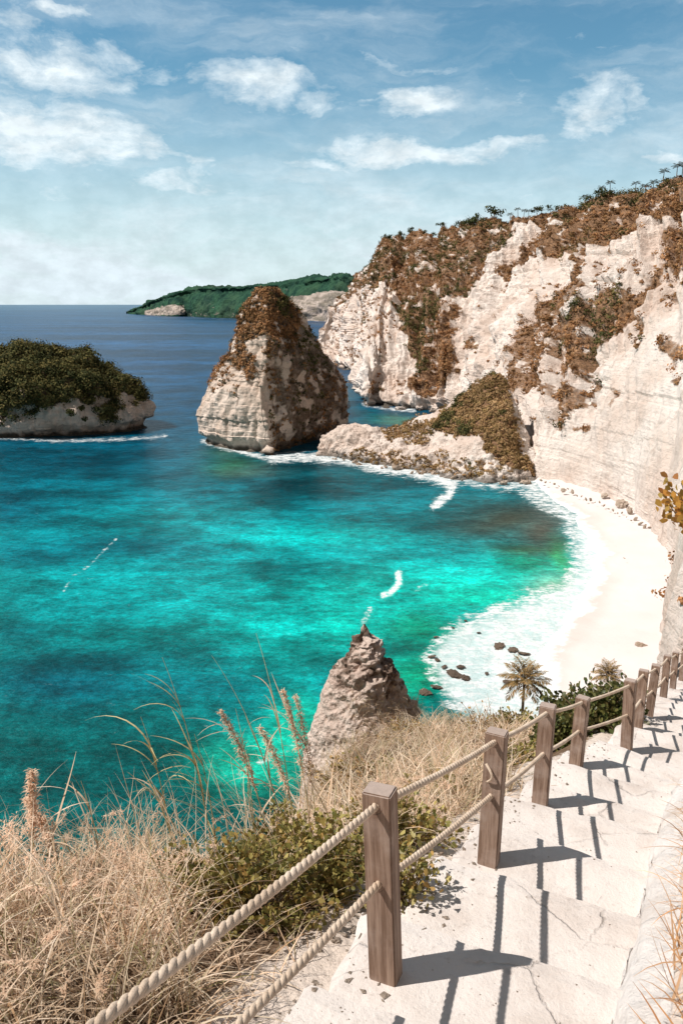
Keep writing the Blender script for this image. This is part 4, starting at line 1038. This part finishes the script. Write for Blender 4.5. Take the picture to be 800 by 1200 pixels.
for i, (b, h) in enumerate(zip(PB, PH)):
    if i == len(PB) - 1 or i == 0: pass
    me = pm if i else pm
    o = bpy.data.objects.new('wooden_post', pm); COL.objects.link(o)
    si = seg[i + 1]; d = path_dir(si)
    yaw = math.atan2(-d[0], d[1]) + random.uniform(-.06, .06)
    lean = (random.uniform(-.03, .03), random.uniform(-.035, .035))
    if i == 1: lean = (.0, -.045)
    o.rotation_euler = (lean[0], lean[1], yaw); o.scale = (1, 1, h)
    o.location = Vector([float(c) for c in b])
    lb = LABEL.get(i) or ('rail post behind the left edge where the ropes begin' if i == 0 else 'last rail post beyond the right edge')
    tag(o, lb, 'post', 'rope rail posts beside the stairs')
    for f in (.93, .53):
        th = np.linspace(0, 2 * PI, 20, endpoint=False); hr = .027 * (1 + .12 * np.sin(th * 3 + i))
        for sy in (-1, 1):
            v = np.concatenate([np.stack([np.cos(th) * hr, 0 * th + sy * .0535, f + np.sin(th) * hr], -1), np.stack([np.cos(th) * hr * .8, 0 * th + sy * .0450, f + np.sin(th) * hr * .8], -1)])
            q = np.array([[a, (a + 1) % 20, 20 + (a + 1) % 20, 20 + a] for a in range(20)])
            hole = mesh_np('rope_hole', v, q, M['hole'], parent=o)
    M4 = Matrix.Translation(o.location) @ o.rotation_euler.to_matrix().to_4x4()
    tops.append([np.array(M4 @ Vector((0, 0, h * f))) for f in (.93, .53)])
def rope(idx, label, R=.0182):
    P = [t[idx] for t in tops]
    d0 = P[0] - P[1]; P = [P[0] + d0 * .9] + P
    pts = []
    for a, b in zip(P[:-1], P[1:]):
        n = 60; t = np.linspace(0, 1, n, endpoint=False)[:, None]
        q = a + (b - a) * t; q[:, 2] -= (4 * t * (1 - t))[:, 0] * .010 * np.linalg.norm(b - a)
        pts.append(q)
    pts.append(P[-1][None]); pts = np.concatenate(pts)
    L = np.concatenate([[0], np.cumsum(np.linalg.norm(np.diff(pts, axis=0), axis=1))])
    # resample, finer near the camera
    s = [0.0]
    while s[-1] < L[-1]: s.append(s[-1] + (.008 if s[-1] < 7 else .014))
    s = np.array(s); C = np.stack([np.interp(s, L, pts[:, k]) for k in range(3)], -1)
    T = np.gradient(C, axis=0); T /= np.linalg.norm(T, axis=1, keepdims=True)
    A = np.cross(T, [0, 0, 1.0]); A /= np.linalg.norm(A, axis=1, keepdims=True); B = np.cross(A, T)
    parts = []
    wob = 1 + .06 * fbm(np.stack([s, s * 0, s * 0], -1), .3, 3, 4 + idx)
    for k in range(3):
        th = s / .125 * 2 * PI + k * 2 * PI / 3
        c = C + (A * np.cos(th)[:, None] + B * np.sin(th)[:, None]) * (R * .40 * wob)[:, None]
        parts.append(tube_np(c, R * .64 * wob, 8))
    V, Q = join(parts)
    o = mesh_np('rope_handrail', V, Q, M['rope'], smooth_s=True)
    tag(o, label, 'rope', 'two ropes strung through the rail posts')
rope(0, 'upper twisted hemp rope strung through the tops of the posts')
rope(1, 'lower twisted hemp rope strung through the middles of the posts')
# knot hanging on the second post
def knot():
    o = [x for x in COL.objects if x.name.startswith('wooden_post')][2]
    t = np.linspace(0, 1, 40); 
    P = np.stack([-.045 + .05 * np.sin(t * PI * .9), -.064 - .022 * np.sin(t * PI), .78 - .13 * t], -1)
    V, Q = tube_np(P, .010 * (1 - .3 * t), 8)
    k = mesh_np('rope_knot', V, Q, M['rope'], smooth_s=True, parent=o)
knot()

# ------------------------------------------------------------------ grass
def blades(P, length, width, lean, az, curl, seg_n=6, droop=.35):
    """P (n,3); returns ribbons"""
    n = len(P); t = np.linspace(0, 1, seg_n + 1)[None, :]
    dx, dy = np.cos(az)[:, None], np.sin(az)[:, None]
    ang = lean[:, None] + curl[:, None] * t          # angle from vertical grows along the blade
    ds = length[:, None] / seg_n
    hx = np.cumsum(np.sin(ang) * ds, 1) - np.sin(ang) * ds; hz = np.cumsum(np.cos(ang) * ds, 1) - np.cos(ang) * ds
    tw = rng.normal(size=(n, 1)) * .25
    S = np.stack([P[:, 0:1] + dx * hx - dy * hx * tw * t, P[:, 1:2] + dy * hx + dx * hx * tw * t, P[:, 2:3] + hz], -1)
    ra = rng.random((n, 1)) * PI
    wx = np.cos(az[:, None] + PI / 2 + (ra - PI / 2) * .5); wy = np.sin(az[:, None] + PI / 2 + (ra - PI / 2) * .5)
    w = width[:, None] * (1 - t ** 2.2 * .92) * .5
    Wv = np.stack([wx * w, wy * w, np.zeros_like(w)], -1)
    V = np.stack([S - Wv, S + Wv], 2).reshape(-1, 3)                   # n*(seg+1)*2
    base = (np.arange(n) * (seg_n + 1) * 2)[:, None] + (np.arange(seg_n) * 2)[None, :]
    Q = np.stack([base, base + 1, base + 3, base + 2], -1).reshape(-1, 4)
    return V, Q, S
def samp_pix(n, region, zfun=None, ylo=None, yhi=None):
    """points on the hillside whose foot projects inside a pixel region"""
    out = []
    while sum(len(o) for o in out) < n:
        az = np.radians(rng.uniform(-42, 42, 6000)); r = np.exp(rng.uniform(math.log(1.2), math.log(26), 6000))
        x = r * np.sin(az); y = r * np.cos(az); z = TERR(x, y)
        P = np.stack([x, y, z], -1); px, py = proj(P); s, u, zp = path_coords(x, y)
        ok = region(px, py, x, y, r, s, u) > rng.random(len(x))
        out.append(P[ok])
    return np.concatenate(out)[:n]
SHRUBS = [(215, 1010), (300, 960), (400, 955), (470, 1010), (470, 1120), (400, 1200), (330, 1230), (230, 1160)]
def build_grass():
    parts = []
    # near tussocks, left foreground
    def reg(px, py, x, y, r, s, u):
        m = (u < -.62) & (r < 7.5) & (px < 560)
        z = poly_in(px, py, SHRUBS)
        return m * np.clip(r / 6, .15, 1) ** 2 * np.where(z > 0, .10, 1.0) + m * .05 * (z < 0)
    T = samp_pix(300, reg)
    k = 24
    P = np.repeat(T, k, 0) + rng.normal(size=(len(T) * k, 3)) * np.array([.07, .07, .01])
    n = len(P); r = np.hypot(P[:, 0], P[:, 1])
    taz = np.repeat(rng.uniform(0, 2 * PI, len(T)), k)
    az = np.where(rng.random(n) < .5, taz + rng.normal(size=n) * .7, rng.uniform(0, 2 * PI, n))
    ln = (.16 + .40 * rng.random(n)) * np.repeat(.6 + .75 * rng.random(len(T)), k)
    parts.append(blades(P, ln, .005 + .005 * rng.random(n), .10 + .8 * rng.random(n) ** 1.2, az, .3 + 2.2 * rng.random(n), 6)[:2])
    # long arching straws lying over the tussocks
    T = samp_pix(1900, reg); n = len(T)
    parts.append(blades(T, .30 + .50 * rng.random(n), .0035 + .004 * rng.random(n), .2 + .9 * rng.random(n), rng.uniform(0, 6.28, n), .4 + 1.9 * rng.random(n), 8)[:2])
    T = samp_pix(520, lambda px, py, x, y, r, s, u: (u < -.7) & (r < 7.2) & (r > 3.2) & (px < 470)); n = len(T)
    parts.append(blades(T, .55 + .42 * rng.random(n), .0045 + .004 * rng.random(n), .12 + .4 * rng.random(n), PI + rng.normal(size=n) * 1.0, .5 + 1.2 * rng.random(n), 10)[:2])
    # thatch low down
    T = samp_pix(3600, lambda px, py, x, y, r, s, u: (u < -.5) & (r < 8) & (px < 600)); n = len(T)
    parts.append(blades(T, .12 + .28 * rng.random(n), .004 + .005 * rng.random(n), .7 + .8 * rng.random(n), rng.uniform(0, 2 * PI, n), .3 + .9 * rng.random(n), 4)[:2])
    # middle distance between the posts and the crest
    def mid(px, py, x, y, r, s, u):
        f = fbm(np.stack([x, y, x * 0], -1), .9, 4, 131)
        return ((u < -.55) & (r > 6.2) & (r < 23) & (px > 330) & (px < 780) & (np.where(px > 600, r > 13, True))) * smooth(-.6, .5, f)
    T = samp_pix(430, mid); k = 26
    P = np.repeat(T, k, 0) + rng.normal(size=(len(T) * k, 3)) * np.array([.16, .16, .01]); n = len(P)
    hs = np.repeat(.55 + .9 * rng.random(len(T)), k); taz = np.repeat(rng.uniform(0, 2 * PI, len(T)), k)
    parts.append(blades(P, (.2 + .4 * rng.random(n)) * hs, .010 + .010 * rng.random(n), .15 + .8 * rng.random(n), taz + rng.normal(size=n) * 1.1, .5 + 1.5 * rng.random(n), 5)[:2])
    T = samp_pix(1500, mid); n = len(T)
    parts.append(blades(T, .5 + .5 * rng.random(n), .008 + .006 * rng.random(n), .3 + .7 * rng.random(n), rng.uniform(0, 2 * PI, n), .6 + 1.3 * rng.random(n), 6)[:2])
    V, Q = join(parts)
    o = mesh_np('dry_grass', V, Q, M['straw'])
    tag(o, 'thick dry straw coloured grass covering the slope left of the stairs', 'grass', kind='stuff')
    # loose seed heads through the grass
    T = samp_pix(260, reg); T = T + np.stack([rng.normal(size=260) * .05, rng.normal(size=260) * .05, .22 + .32 * rng.random(260)], -1)
    ax = rng.normal(size=(260, 3)) * np.array([1, 1, .5]) + np.array([0, 0, .6]); ax /= np.linalg.norm(ax, axis=1, keepdims=True)
    k = 34; f = rng.random((260 * k, 1)); P = np.repeat(T, k, 0) + np.repeat(ax, k, 0) * f * .13 + rng.normal(size=(260 * k, 3)) * .008; n = len(P)
    V, Q, _ = blades(P, .018 + .03 * rng.random(n), np.full(n, .006), .5 + 1.4 * rng.random(n), rng.uniform(0, 6.28, n), 1.0 + rng.random(n), 3)
    o = mesh_np('seed_heads', V, Q, M['plume'])
    tag(o, 'small pinkish seed heads scattered through the foreground grass', 'seed heads', kind='stuff')
    # right bank
    parts = []
    S = rng.uniform(1.5, 9, 240); U = W_PATH + .30 + rng.random(240) ** 1.3 * 1.1
    p = path_at(S); d = path_dir(S); x = p[:, 0] + d[:, 1] * U; y = p[:, 1] - d[:, 0] * U; z = TERR(x, y)
    T = np.stack([x, y, z], -1); k = 16; P = np.repeat(T, k, 0) + rng.normal(size=(len(T) * k, 3)) * np.array([.05, .05, .01]); n = len(P)
    parts.append(blades(P, .12 + .26 * rng.random(n), .006 + .005 * rng.random(n), .3 + .8 * rng.random(n), rng.uniform(0, 2 * PI, n), .4 + 1.3 * rng.random(n), 5)[:2])
    V, Q = join(parts)
    o = mesh_np('bank_grass', V, Q, M['rust_grass'])
    tag(o, 'sparse rusty dry grass tufts on the bank above the white wall', 'grass', kind='stuff')
build_grass()
def stalk(px, py, Y, tip, label, plume, green=False, thick=.0095):
    """one tall grass stalk: rooted on the slope, tip near a pixel"""
    x, y = at_y(px, py, Y)[:2]; z = float(TERR(np.array([x]), np.array([y]))[0]); P0 = np.array([x, y, z])
    P1 = at_y(tip[0], tip[1], Y + tip[2]); 
    root = empty('tall_grass_stalk', P0)
    D = P1 - P0; L = np.linalg.norm(D)
    mid = P0 + D * .5 + np.array([-D[0] * .22, -D[1] * .22, abs(L) * .10 + .05])
    t = np.linspace(0, 1, 26)[:, None]
    C = (1 - t) ** 2 * P0 + 2 * t * (1 - t) * mid + t * t * P1
    V, Q = tube_np(C - P0, np.linspace(thick * .55, thick * .15, 26), 5)
    mesh_np('stem', V, Q, M['stalk'], smooth_s=True, parent=root)
    n = 9 if green else 5
    k = rng.integers(3, 20, n); az = math.atan2(D[1], D[0]) + rng.normal(size=n) * .9
    V, Q, _ = blades(C[k] - P0, .22 + .38 * rng.random(n), np.full(n, thick * 1.5), .25 + .3 * rng.random(n), az, .5 + 1.4 * rng.random(n), 8)
    mesh_np('leaves', V, Q, M['stalk'] if green else M['straw'], parent=root)
    if plume:
        n = 460; f = rng.random(n) ** .8; k = (9 + f * 16).astype(int)
        base = C[np.clip(k, 0, 25)] - P0; sp = .030 * (1.2 - np.abs(f - .45))
        base = base + rng.normal(size=(n, 3)) * (sp * .42)[:, None]
        V, Q, _ = blades(base, sp * (1.0 + rng.random(n)), np.full(n, .0075), .5 + 1.2 * rng.random(n), rng.uniform(0, 6.28, n), 1.0 + rng.random(n), 3)
        mesh_np('plume', V, Q, M['plume'], parent=root)
    tag(root, label, 'grass stalk', 'tall grass stalks against the water')
ST = [(40, 1010, 4.2, (38, 900, -.1), 'short stalk with a fluffy tan plume near the left edge', 1, 0), (75, 1010, 4.2, (30, 935, .1), 'stalk with a ragged tan plume leaning left at the left edge', 1, 0),
      (225, 985, 5.0, (150, 905, 0), 'thin arching straw stalk bending left above the grass', 0, 0),
      (250, 975, 5.0, (190, 770, .1), 'tall green stalk standing alone against the turquoise water', 0, 1), (255, 975, 5.0, (228, 860, 0), 'short green stalk with a bent leaf beside the tall green one', 0, 1),
      (315, 960, 5.6, (255, 830, 0), 'thick pink tan seed plume leaning left in the middle of the stalks', 1, 0), (335, 960, 5.6, (248, 768, .1), 'long arched stalk whose tip droops far left over the water', 0, 0),
      (345, 955, 6.0, (300, 742, .1), 'tallest stalk, with a drooping tip reaching highest over the water', 0, 0), (350, 955, 6.0, (302, 850, 0), 'stalk with a nodding tan plume next to the pinnacle rock', 1, 0),
      (365, 950, 6.2, (330, 805, 0), 'slim seed head leaning left in front of the bright shallows', 1, 0), (372, 950, 6.2, (345, 812, 0), 'slim upright seed head nearest the pinnacle rock', 1, 0),
      (205, 990, 4.8, (165, 840, 0), 'faint thin stalk between the tall green stalk and the left plumes', 0, 1), (120, 1005, 4.4, (95, 915, 0), 'curved straw stalk over the left grass crest', 0, 0), (300, 965, 5.4, (276, 830, .1), 'straight pale stalk just right of the pink tan plume', 0, 0)]
for s in ST: stalk(s[0], s[1], s[2], s[3], s[4], s[5], bool(s[6]))

# ------------------------------------------------------------------ shrubs
def leaves_np(C, N, size, asp=.5):
    """obovate folded leaves: C centres, N direction"""
    n = len(C); N = N / np.linalg.norm(N, axis=1, keepdims=True)
    side = np.cross(N, rng.normal(size=(n, 3))); side /= np.linalg.norm(side, axis=1, keepdims=True); up = np.cross(side, N)
    s = size[:, None]
    def p(a, b, c): return C + N * s * a + side * s * b * asp + up * s * c
    V = np.stack([p(0, 0, 0), p(.35, .55, .07), p(.8, .75, .05), p(1.15, 0, -.1), p(.8, -.75, .05), p(.35, -.55, .07), p(.55, 0, -.02)], 1).reshape(-1, 3)
    b = (np.arange(n) * 7)[:, None]
    Q = np.concatenate([b + np.array([[0, 1, 6, 5]]), b + np.array([[1, 2, 3, 6]]), b + np.array([[5, 6, 3, 4]])], 0)
    return V, Q
def shrub(name, c, rx, ry, rz, nst, nl, size, mat, label, group=None, dirv=None):
    c = np.array(c, float)
    root = empty(name, c)
    tubes = []; LC = []; LN = []
    for i in range(nst):
        d = rng.normal(size=3); d[2] = abs(d[2]) * .9 + .25
        if dirv is not None: d = d * .55 + np.array(dirv)
        d /= np.linalg.norm(d)
        tip = d * np.array([rx, ry, rz]) * (.55 + .5 * rng.random()) 
        mid = tip * .5 + rng.normal(size=3) * .12 * np.array([rx, ry, rz]) + np.array([0, 0, .1 * rz])
        t = np.linspace(0, 1, 10)[:, None]; B = 2 * t * (1 - t) * mid + t * t * tip
        tubes.append(tube_np(B, np.linspace(size * .16, size * .05, 10), 5))
        m = max(3, nl // nst); tt = .35 + .65 * rng.random((m, 1)) ** .7
        P = 2 * tt * (1 - tt) * mid + tt * tt * tip
        T = tip / np.linalg.norm(tip)
        dirs_ = T * .6 + rng.normal(size=(m, 3)) * .75 + np.array([0, 0, .25])
        P = P + rng.normal(size=(m, 3)) * size * .8
        LC.append(P); LN.append(dirs_)
    V, Q = join(tubes); mesh_np('stem', V, Q, M['twig'], smooth_s=True, parent=root)
    LC = np.concatenate(LC); LN = np.concatenate(LN)
    V, Q = leaves_np(LC, LN, size * (.6 + .7 * rng.random(len(LC))))
    mesh_np('foliage', V, Q, mat, parent=root, smooth_s=True)
    tag(root, label, 'shrub', group)
def onT(px, py, Y, dz=0):
    x, y = at_y(px, py, Y)[:2]; return (x, y, float(TERR(np.array([x]), np.array([y]))[0]) + dz)
shrub('leafy_shrub', onT(305, 1100, 3.9), .46, .44, .50, 60, 2300, .034, M['leaf'], 'olive leafy shrub in the dry grass left of the nearest post')
shrub('leafy_shrub', onT(380, 1070, 4.3), .46, .42, .62, 60, 2400, .034, M['leaf'], 'tall leafy shrub behind the ropes touching the nearest post')
shrub('leafy_shrub', onT(235, 1090, 4.0), .42, .40, .40, 40, 1400, .032, M['leaf'], 'small leafy clump leftmost in the foreground grass')
shrub('leafy_shrub', onT(330, 1010, 5.0), .42, .42, .42, 36, 1200, .034, M['leaf'], 'leafy shrub on the grassy crest above the upper rope')
shrub('leafy_shrub', onT(470, 1010, 5.3), .46, .36, .46, 40, 1300, .038, M['leaf'], 'leafy shrub seen through the ropes between first and second posts')
shrub('leafy_shrub', (PB[1][0] * .5 + PB[2][0] * .5 - .25, PB[1][1] * .5 + PB[2][1] * .5 + .12, PB[2][2] + .2), .32, .26, .55, 34, 560, .036, M['leaf'], 'low shrub leaning over the stair edge with its shadow on the step')
shrub('leafy_shrub', onT(430, 975, 6.6), .5, .5, .35, 30, 700, .042, M['leaf'], 'olive patch of leaves in the grass above the nearest post')
shrub('leafy_shrub', onT(520, 960, 7.4), .5, .45, .36, 30, 700, .042, M['leaf'], 'olive patch of leaves in the grass left of the second post')
shrub('leafy_shrub', onT(450, 925, 10.0), .6, .5, .36, 30, 700, .05, M['leaf'], 'low olive shrub in the dry grass below the pinnacle rock')
shrub('leafy_shrub', onT(600, 930, 9.0), .5, .45, .5, 30, 700, .05, M['leaf'], 'olive shrub between the second and third posts')
for px, py, Y, lb in [(520, 905, 11, 'rusty dry bush in the middle of the far grass'), (470, 880, 16, 'rusty dry bush beside the base of the pinnacle rock'), (575, 872, 16, 'rusty dry bush on the crest just left of the third post'), (410, 930, 9.5, 'rusty dry bush in the grass at the left foot of the pinnacle')]:
    shrub('dry_shrub', onT(px, py, Y), .7, .6, .45, 46, 520, .045, M['dry_leaf'], lb)
shrub('dense_shrub', onT(700, 908, 11.5), .80, .7, .86, 70, 2600, .075, M['leaf_green'], 'dense green shrub behind the rail between fourth and fifth posts')
shrub('dense_shrub', onT(655, 912, 12.0), .66, .6, .62, 50, 1800, .075, M['leaf_green'], 'green shrub behind the third and fourth posts')
shrub('dense_shrub', onT(600, 876, 16.5), .7, .7, .5, 40, 1000, .08, M['leaf'], 'olive shrub below the brown palm left of the third post')
shrub('dense_shrub', onT(672, 878, 15.5), .95, .9, .85, 60, 2000, .085, M['leaf_green'], 'round green shrub rising between the two palms')
shrub('dense_shrub', onT(722, 874, 14.5), .6, .6, .6, 40, 1000, .08, M['leaf_green'], 'green shrub directly behind the fifth post')
shrub('twiggy_shrub', onT(560, 880, 15.0), .9, .8, .9, 34, 120, .05, M['dry_leaf'], 'bare twiggy dry shrub on the crest behind the second post')
shrub('orange_leaved_shrub', (2.62, 4.9, 63.42), .70, .5, .72, 56, 1700, .048, M['leaf_orange'], 'orange and yellow leaved branch hanging in at the right edge', dirv=(-.75, 0, .45))
shrub('dry_weed', onT(795, 905, 8.2, .0), .25, .25, .3, 12, 90, .04, M['leaf_orange'], 'small rusty weed on the bank at the top of the white wall')

# ------------------------------------------------------------------ pinnacle rock by the stairs
def build_pinnacle():
    lv = [(990, 340, 430, 530), (940, 352, 428, 520), (895, 360, 425, 508), (875, 360, 422, 502), (840, 367, 418, 492), (805, 383, 418, 470), (787, 393, 421, 460), (769, 403, 423, 448), (755, 412, 424, 440), (743, 419, 426, 434), (735, 423, 426, 430), (731.5, 425, 426.3, 428)]
    R = []
    for py, l, f, r in lv:
        Y0 = 24.5; z = at_y(425, py, Y0)[2]
        def X(px, Y): return (px - 400) / F * (CP * Y - SP * (z - H))
        k = (r - l) / 2 / F * 25
        Lp = np.array([X(l, Y0), Y0, z]); Rp = np.array([X(r, Y0), Y0, z]); Fp = np.array([X(f, Y0 - k), Y0 - k * .85, z]); Bp = np.array([(Lp[0] + Rp[0]) / 2, Y0 + k, z]); c = (Lp + Rp) / 2
        mid = lambda a, b, o: (a + b) / 2 + ((a + b) / 2 - c) * o
        R.append([Lp, mid(Lp, Fp, .22), Fp, mid(Fp, Rp, .22), Rp, mid(Rp, Bp, .35), Bp, mid(Bp, Lp, .35)])
    G = ring_loft(R, 300, 260); n0 = grid_normals(G, True)
    sgn = 1 if (n0[..., :2] * (G - G.mean((0, 1)))[..., :2]).sum(-1).mean() > 0 else -1
    n = n0 * sgn; z = G[..., 2]; px, py = proj(G)
    upz = smooth(865, 765, py + fbm(G, .9, 4, 3, .6) * 26 - (px - 425) * .55)       # craggy dark cap, with the right side's shade painted in
    topf = smooth(733, 750, py)
    d = fbm(G, 1.5, 5, 101, .62) * (.22 + .14 * upz) * topf + (.22 - np.abs(fbm(G, .7, 4, 103, .6))) * (.16 + .36 * upz) * topf + fbm(G, .25, 3, 105) * .03
    lay = np.floor(z / .33 + fbm(G, 1.5, 3, 107)).astype(np.int64); zz = np.zeros_like(lay)
    d = d + (_h(lay, zz, zz, 4) - .5) * .13 * upz * topf
    G2 = G + n * d[..., None]
    scr = upz * (.50 + .65 * fbm(G, .6, 5, 109, .6))
    root = empty('rock_pinnacle', G2.mean((0, 1)) * np.array([1, 1, 0]) + np.array([0, 0, z.min()]))
    o = mesh_np('rock', G2, gridq(*G2.shape[:2], wrap=True), M['near_rock'], attrs={'scrub': scr.ravel(), 'tide': np.zeros(scr.size)}, parent=root)
    o.location = -root.location
    # grass on its lower right flank
    right = smooth(400, 440, px - (py - 850) * .3) * smooth(800, 850, py) * (n[..., 1] < .2) + .5 * smooth(418, 408, py * 0 + 415) * 0
    area = np.linalg.norm(np.cross(G2[1:, :-1] - G2[:-1, :-1], G2[:-1, 1:] - G2[:-1, :-1]), axis=-1)
    w = (area * right[:-1, :-1] * (py[:-1, :-1] < 960)).ravel(); w /= w.sum(); m = 3600
    idx = rng.choice(w.size, m, p=w); i, j = np.divmod(idx, G2.shape[1] - 1)
    V, Q, _ = blades(G2[i, j], .2 + .35 * rng.random(m), .012 + .012 * rng.random(m), .3 + .8 * rng.random(m), rng.uniform(0, 6.28, m), .5 + 1.2 * rng.random(m), 4)
    g = mesh_np('grass', V, Q, M['straw'], parent=root); g.location = -root.location; g['kind'] = 'stuff'
    tag(root, 'pointed rock pinnacle with a dark craggy tip above the foreground grass', 'rock')
build_pinnacle()

# ------------------------------------------------------------------ palms and skyline trees
def palm(name, base, h, rad, nf, mat, label, group, detail=True, lean=(0, 0)):
    root = empty(name, base)
    t = np.linspace(0, 1, 14)[:, None]; top = np.array([lean[0], lean[1], h])
    C = t * top + np.array([lean[0], lean[1], 0]) * (t * (t - 1)) * .6
    V, Q = tube_np(C, np.linspace(rad * .085, rad * .05, 14) * (1 + .06 * np.sin(np.arange(14) * 2.4)), 8); mesh_np('trunk', V, Q, M['trunk'], smooth_s=True, parent=root)
    allp = []
    for k in range(nf):
        az = k * 2.399 + random.uniform(-.2, .2); el = (.1 + 2.0 * (k / nf)) if detail else (.1 + 1.25 * (k / nf) ** .8) ; L = rad * random.uniform(.85, 1.12)
        n = 14 if detail else 6; tt = np.linspace(0, 1, n)
        ang = (el + .85 * tt ** 1.5) if detail else el + (PI * .5 + .35 - el * .55) * tt ** 1.3 * .85      # from vertical
        ds = L / n; hx = np.cumsum(np.sin(ang)) * ds; hz = np.cumsum(np.cos(ang)) * ds
        S = np.stack([np.cos(az) * hx, np.sin(az) * hx, hz], -1) + top
        parts = [tube_np(S, np.linspace(L * .012, L * .004, n), 4)]
        # leaflets in two combs
        m = (26 if detail else 9); f = np.linspace(.14, .98, m); ii = f * (n - 1); i0 = np.minimum(ii.astype(int), n - 2); fr = (ii - i0)[:, None]
        B = S[i0] * (1 - fr) + S[i0 + 1] * fr; T = S[i0 + 1] - S[i0]; T /= np.linalg.norm(T, axis=1, keepdims=True)
        sd = np.array([-math.sin(az), math.cos(az), 0])
        for sg in (-1, 1):
            ll = L * .26 * np.sin(np.clip(f * 1.02 + .08, 0, 1) * PI) ** .6 + L * .04
            D = T * .55 + sg * sd * .8 + np.array([0, 0, -.35]) + rng.normal(size=(m, 3)) * .12; D /= np.linalg.norm(D, axis=1, keepdims=True)
            w = L * (.017 if detail else .05); U = np.cross(D, np.array([0, 0, 1.0])); U /= np.maximum(np.linalg.norm(U, axis=1, keepdims=True), 1e-6)
            E = B + D * ll[:, None]; Mi = B + D * ll[:, None] * .5 + np.array([0, 0, .02 * L])
            V = np.stack([B, Mi - U * w, E, Mi + U * w], 1).reshape(-1, 3); parts.append((V, np.arange(len(V)).reshape(-1, 4)))
        if detail: V, Q = join(parts); mesh_np('frond', V, Q, mat, parent=root)
        else: allp += parts
    if not detail: V, Q = join(allp); mesh_np('crown', V, Q, mat, parent=root)
    tag(root, label, 'palm', group); return root
def tz(x, y): return float(TERR(np.array([x]), np.array([y]))[0])
for (cx, cy, Y, R, lb) in [(614, 789, 62, 2.3, 'brown coconut palm in front of the foam, larger and left of the pair'), (712, 783, 66, 1.55, 'smaller pale brown palm against the white sand, right of the pair')]:
    c = at_y(cx, cy + 8, Y); zb = tz(c[0], Y) - .3
    palm('coconut_palm', (c[0], Y, min(zb, c[2] - 3)), max(c[2] - zb, 3), R, 36, M['palm'], lb, 'two palms below the stairs')
# skyline
def tree(base, h, w, label, parts=260):
    root = empty('broadleaf_tree', base)
    t = np.linspace(0, 1, 8)[:, None]
    V, Q = tube_np(t * np.array([.06 * h, 0, h * .75]), np.linspace(h * .035, h * .015, 8), 6)
    tb = [(V, Q)]
    for k in range(5):
        a = k * 1.3; e = np.array([math.cos(a) * w * .6, math.sin(a) * w * .6, h * .8]); s0 = np.array([.03 * h, 0, h * .42])
        tb.append(tube_np(s0 + (e - s0) * t, np.linspace(h * .015, h * .006, 8), 5))
    V, Q = join(tb); mesh_np('trunk', V, Q, M['trunk'], parent=root)
    d = rng.normal(size=(7, 3)); cc = np.array([0, 0, h * .58]) + d * np.array([w * .30, w * .30, h * .14])
    V, Q, C = clumps(cc, np.zeros((7, 3)), np.full(7, w * .30), np.ones((7, 3)), parts // 7, w * .06, .8)
    mesh_np('crown', V, Q, M['tree_green'], parent=root)
    tag(root, label, 'tree', 'trees on the cliff top')
G2, n2, cpx, cpy = CL
def crest(px):
    """highest visible point of the cliff at a pixel column"""
    m = np.abs(cpx - px) < 2.0
    m &= (np.linspace(0, 1, G2.shape[1])[None, :] < .97) & (G2[..., 1] > 200)
    idx = np.argwhere(m)
    PX, PY = proj(G2[m]); k = np.argmin(PY); return G2[m][k]
for px, h, w in [(447, 7, 7), (458, 7, 8), (470, 6, 7), (483, 8, 8), (497, 6, 7), (508, 7, 8), (520, 6, 7), (537, 11, 9), (556, 12, 13), (575, 12, 14), (430, 6, 7), (547, 9, 7), (633, 8, 9), (655, 7, 8), (690, 6, 7), (708, 6, 8)]:
    p = crest(px); tree(p - np.array([0, 0, 1.8]), h * .8, w * .9, 'rounded dark tree on the skyline of the far cliff' if px < 600 else 'low dark tree on the skyline above the white cliff')
for i, (px, h) in enumerate([(596, 8), (604, 9), (613, 10), (620, 9), (628, 8), (645, 7), (684, 7), (704, 7), (716, 8), (742, 8), (752, 7), (763, 7), (776, 8), (790, 9), (798, 9)]):
    p = crest(px); palm('skyline_palm', p - np.array([0, 0, 1.5]), h * .68, 2.9, 15, M['palm_green'], 'small dark palm among the palms in the dip of the skyline' if px < 640 else 'small dark palm standing on the highest rim of the cliff', 'palms on the cliff top', detail=False, lean=(random.uniform(-.8, .8), 0))
# ------------------------------------------------------------------ loose stones beside the steps
for k in range(34):
    s = rng.uniform(2.2, 8); u = rng.uniform(-.62, -.27); p = path_at(s); d = path_dir(s); x = p[0] + d[1] * u; y = p[1] - d[0] * u
    o = boulder(x, y, tz(x, y) + .005, rng.uniform(.012, .04), 'small pale stone lying at the broken edge of the stairs', 'loose stones along the stair edge', name='stone'); o['category'] = 'stone'
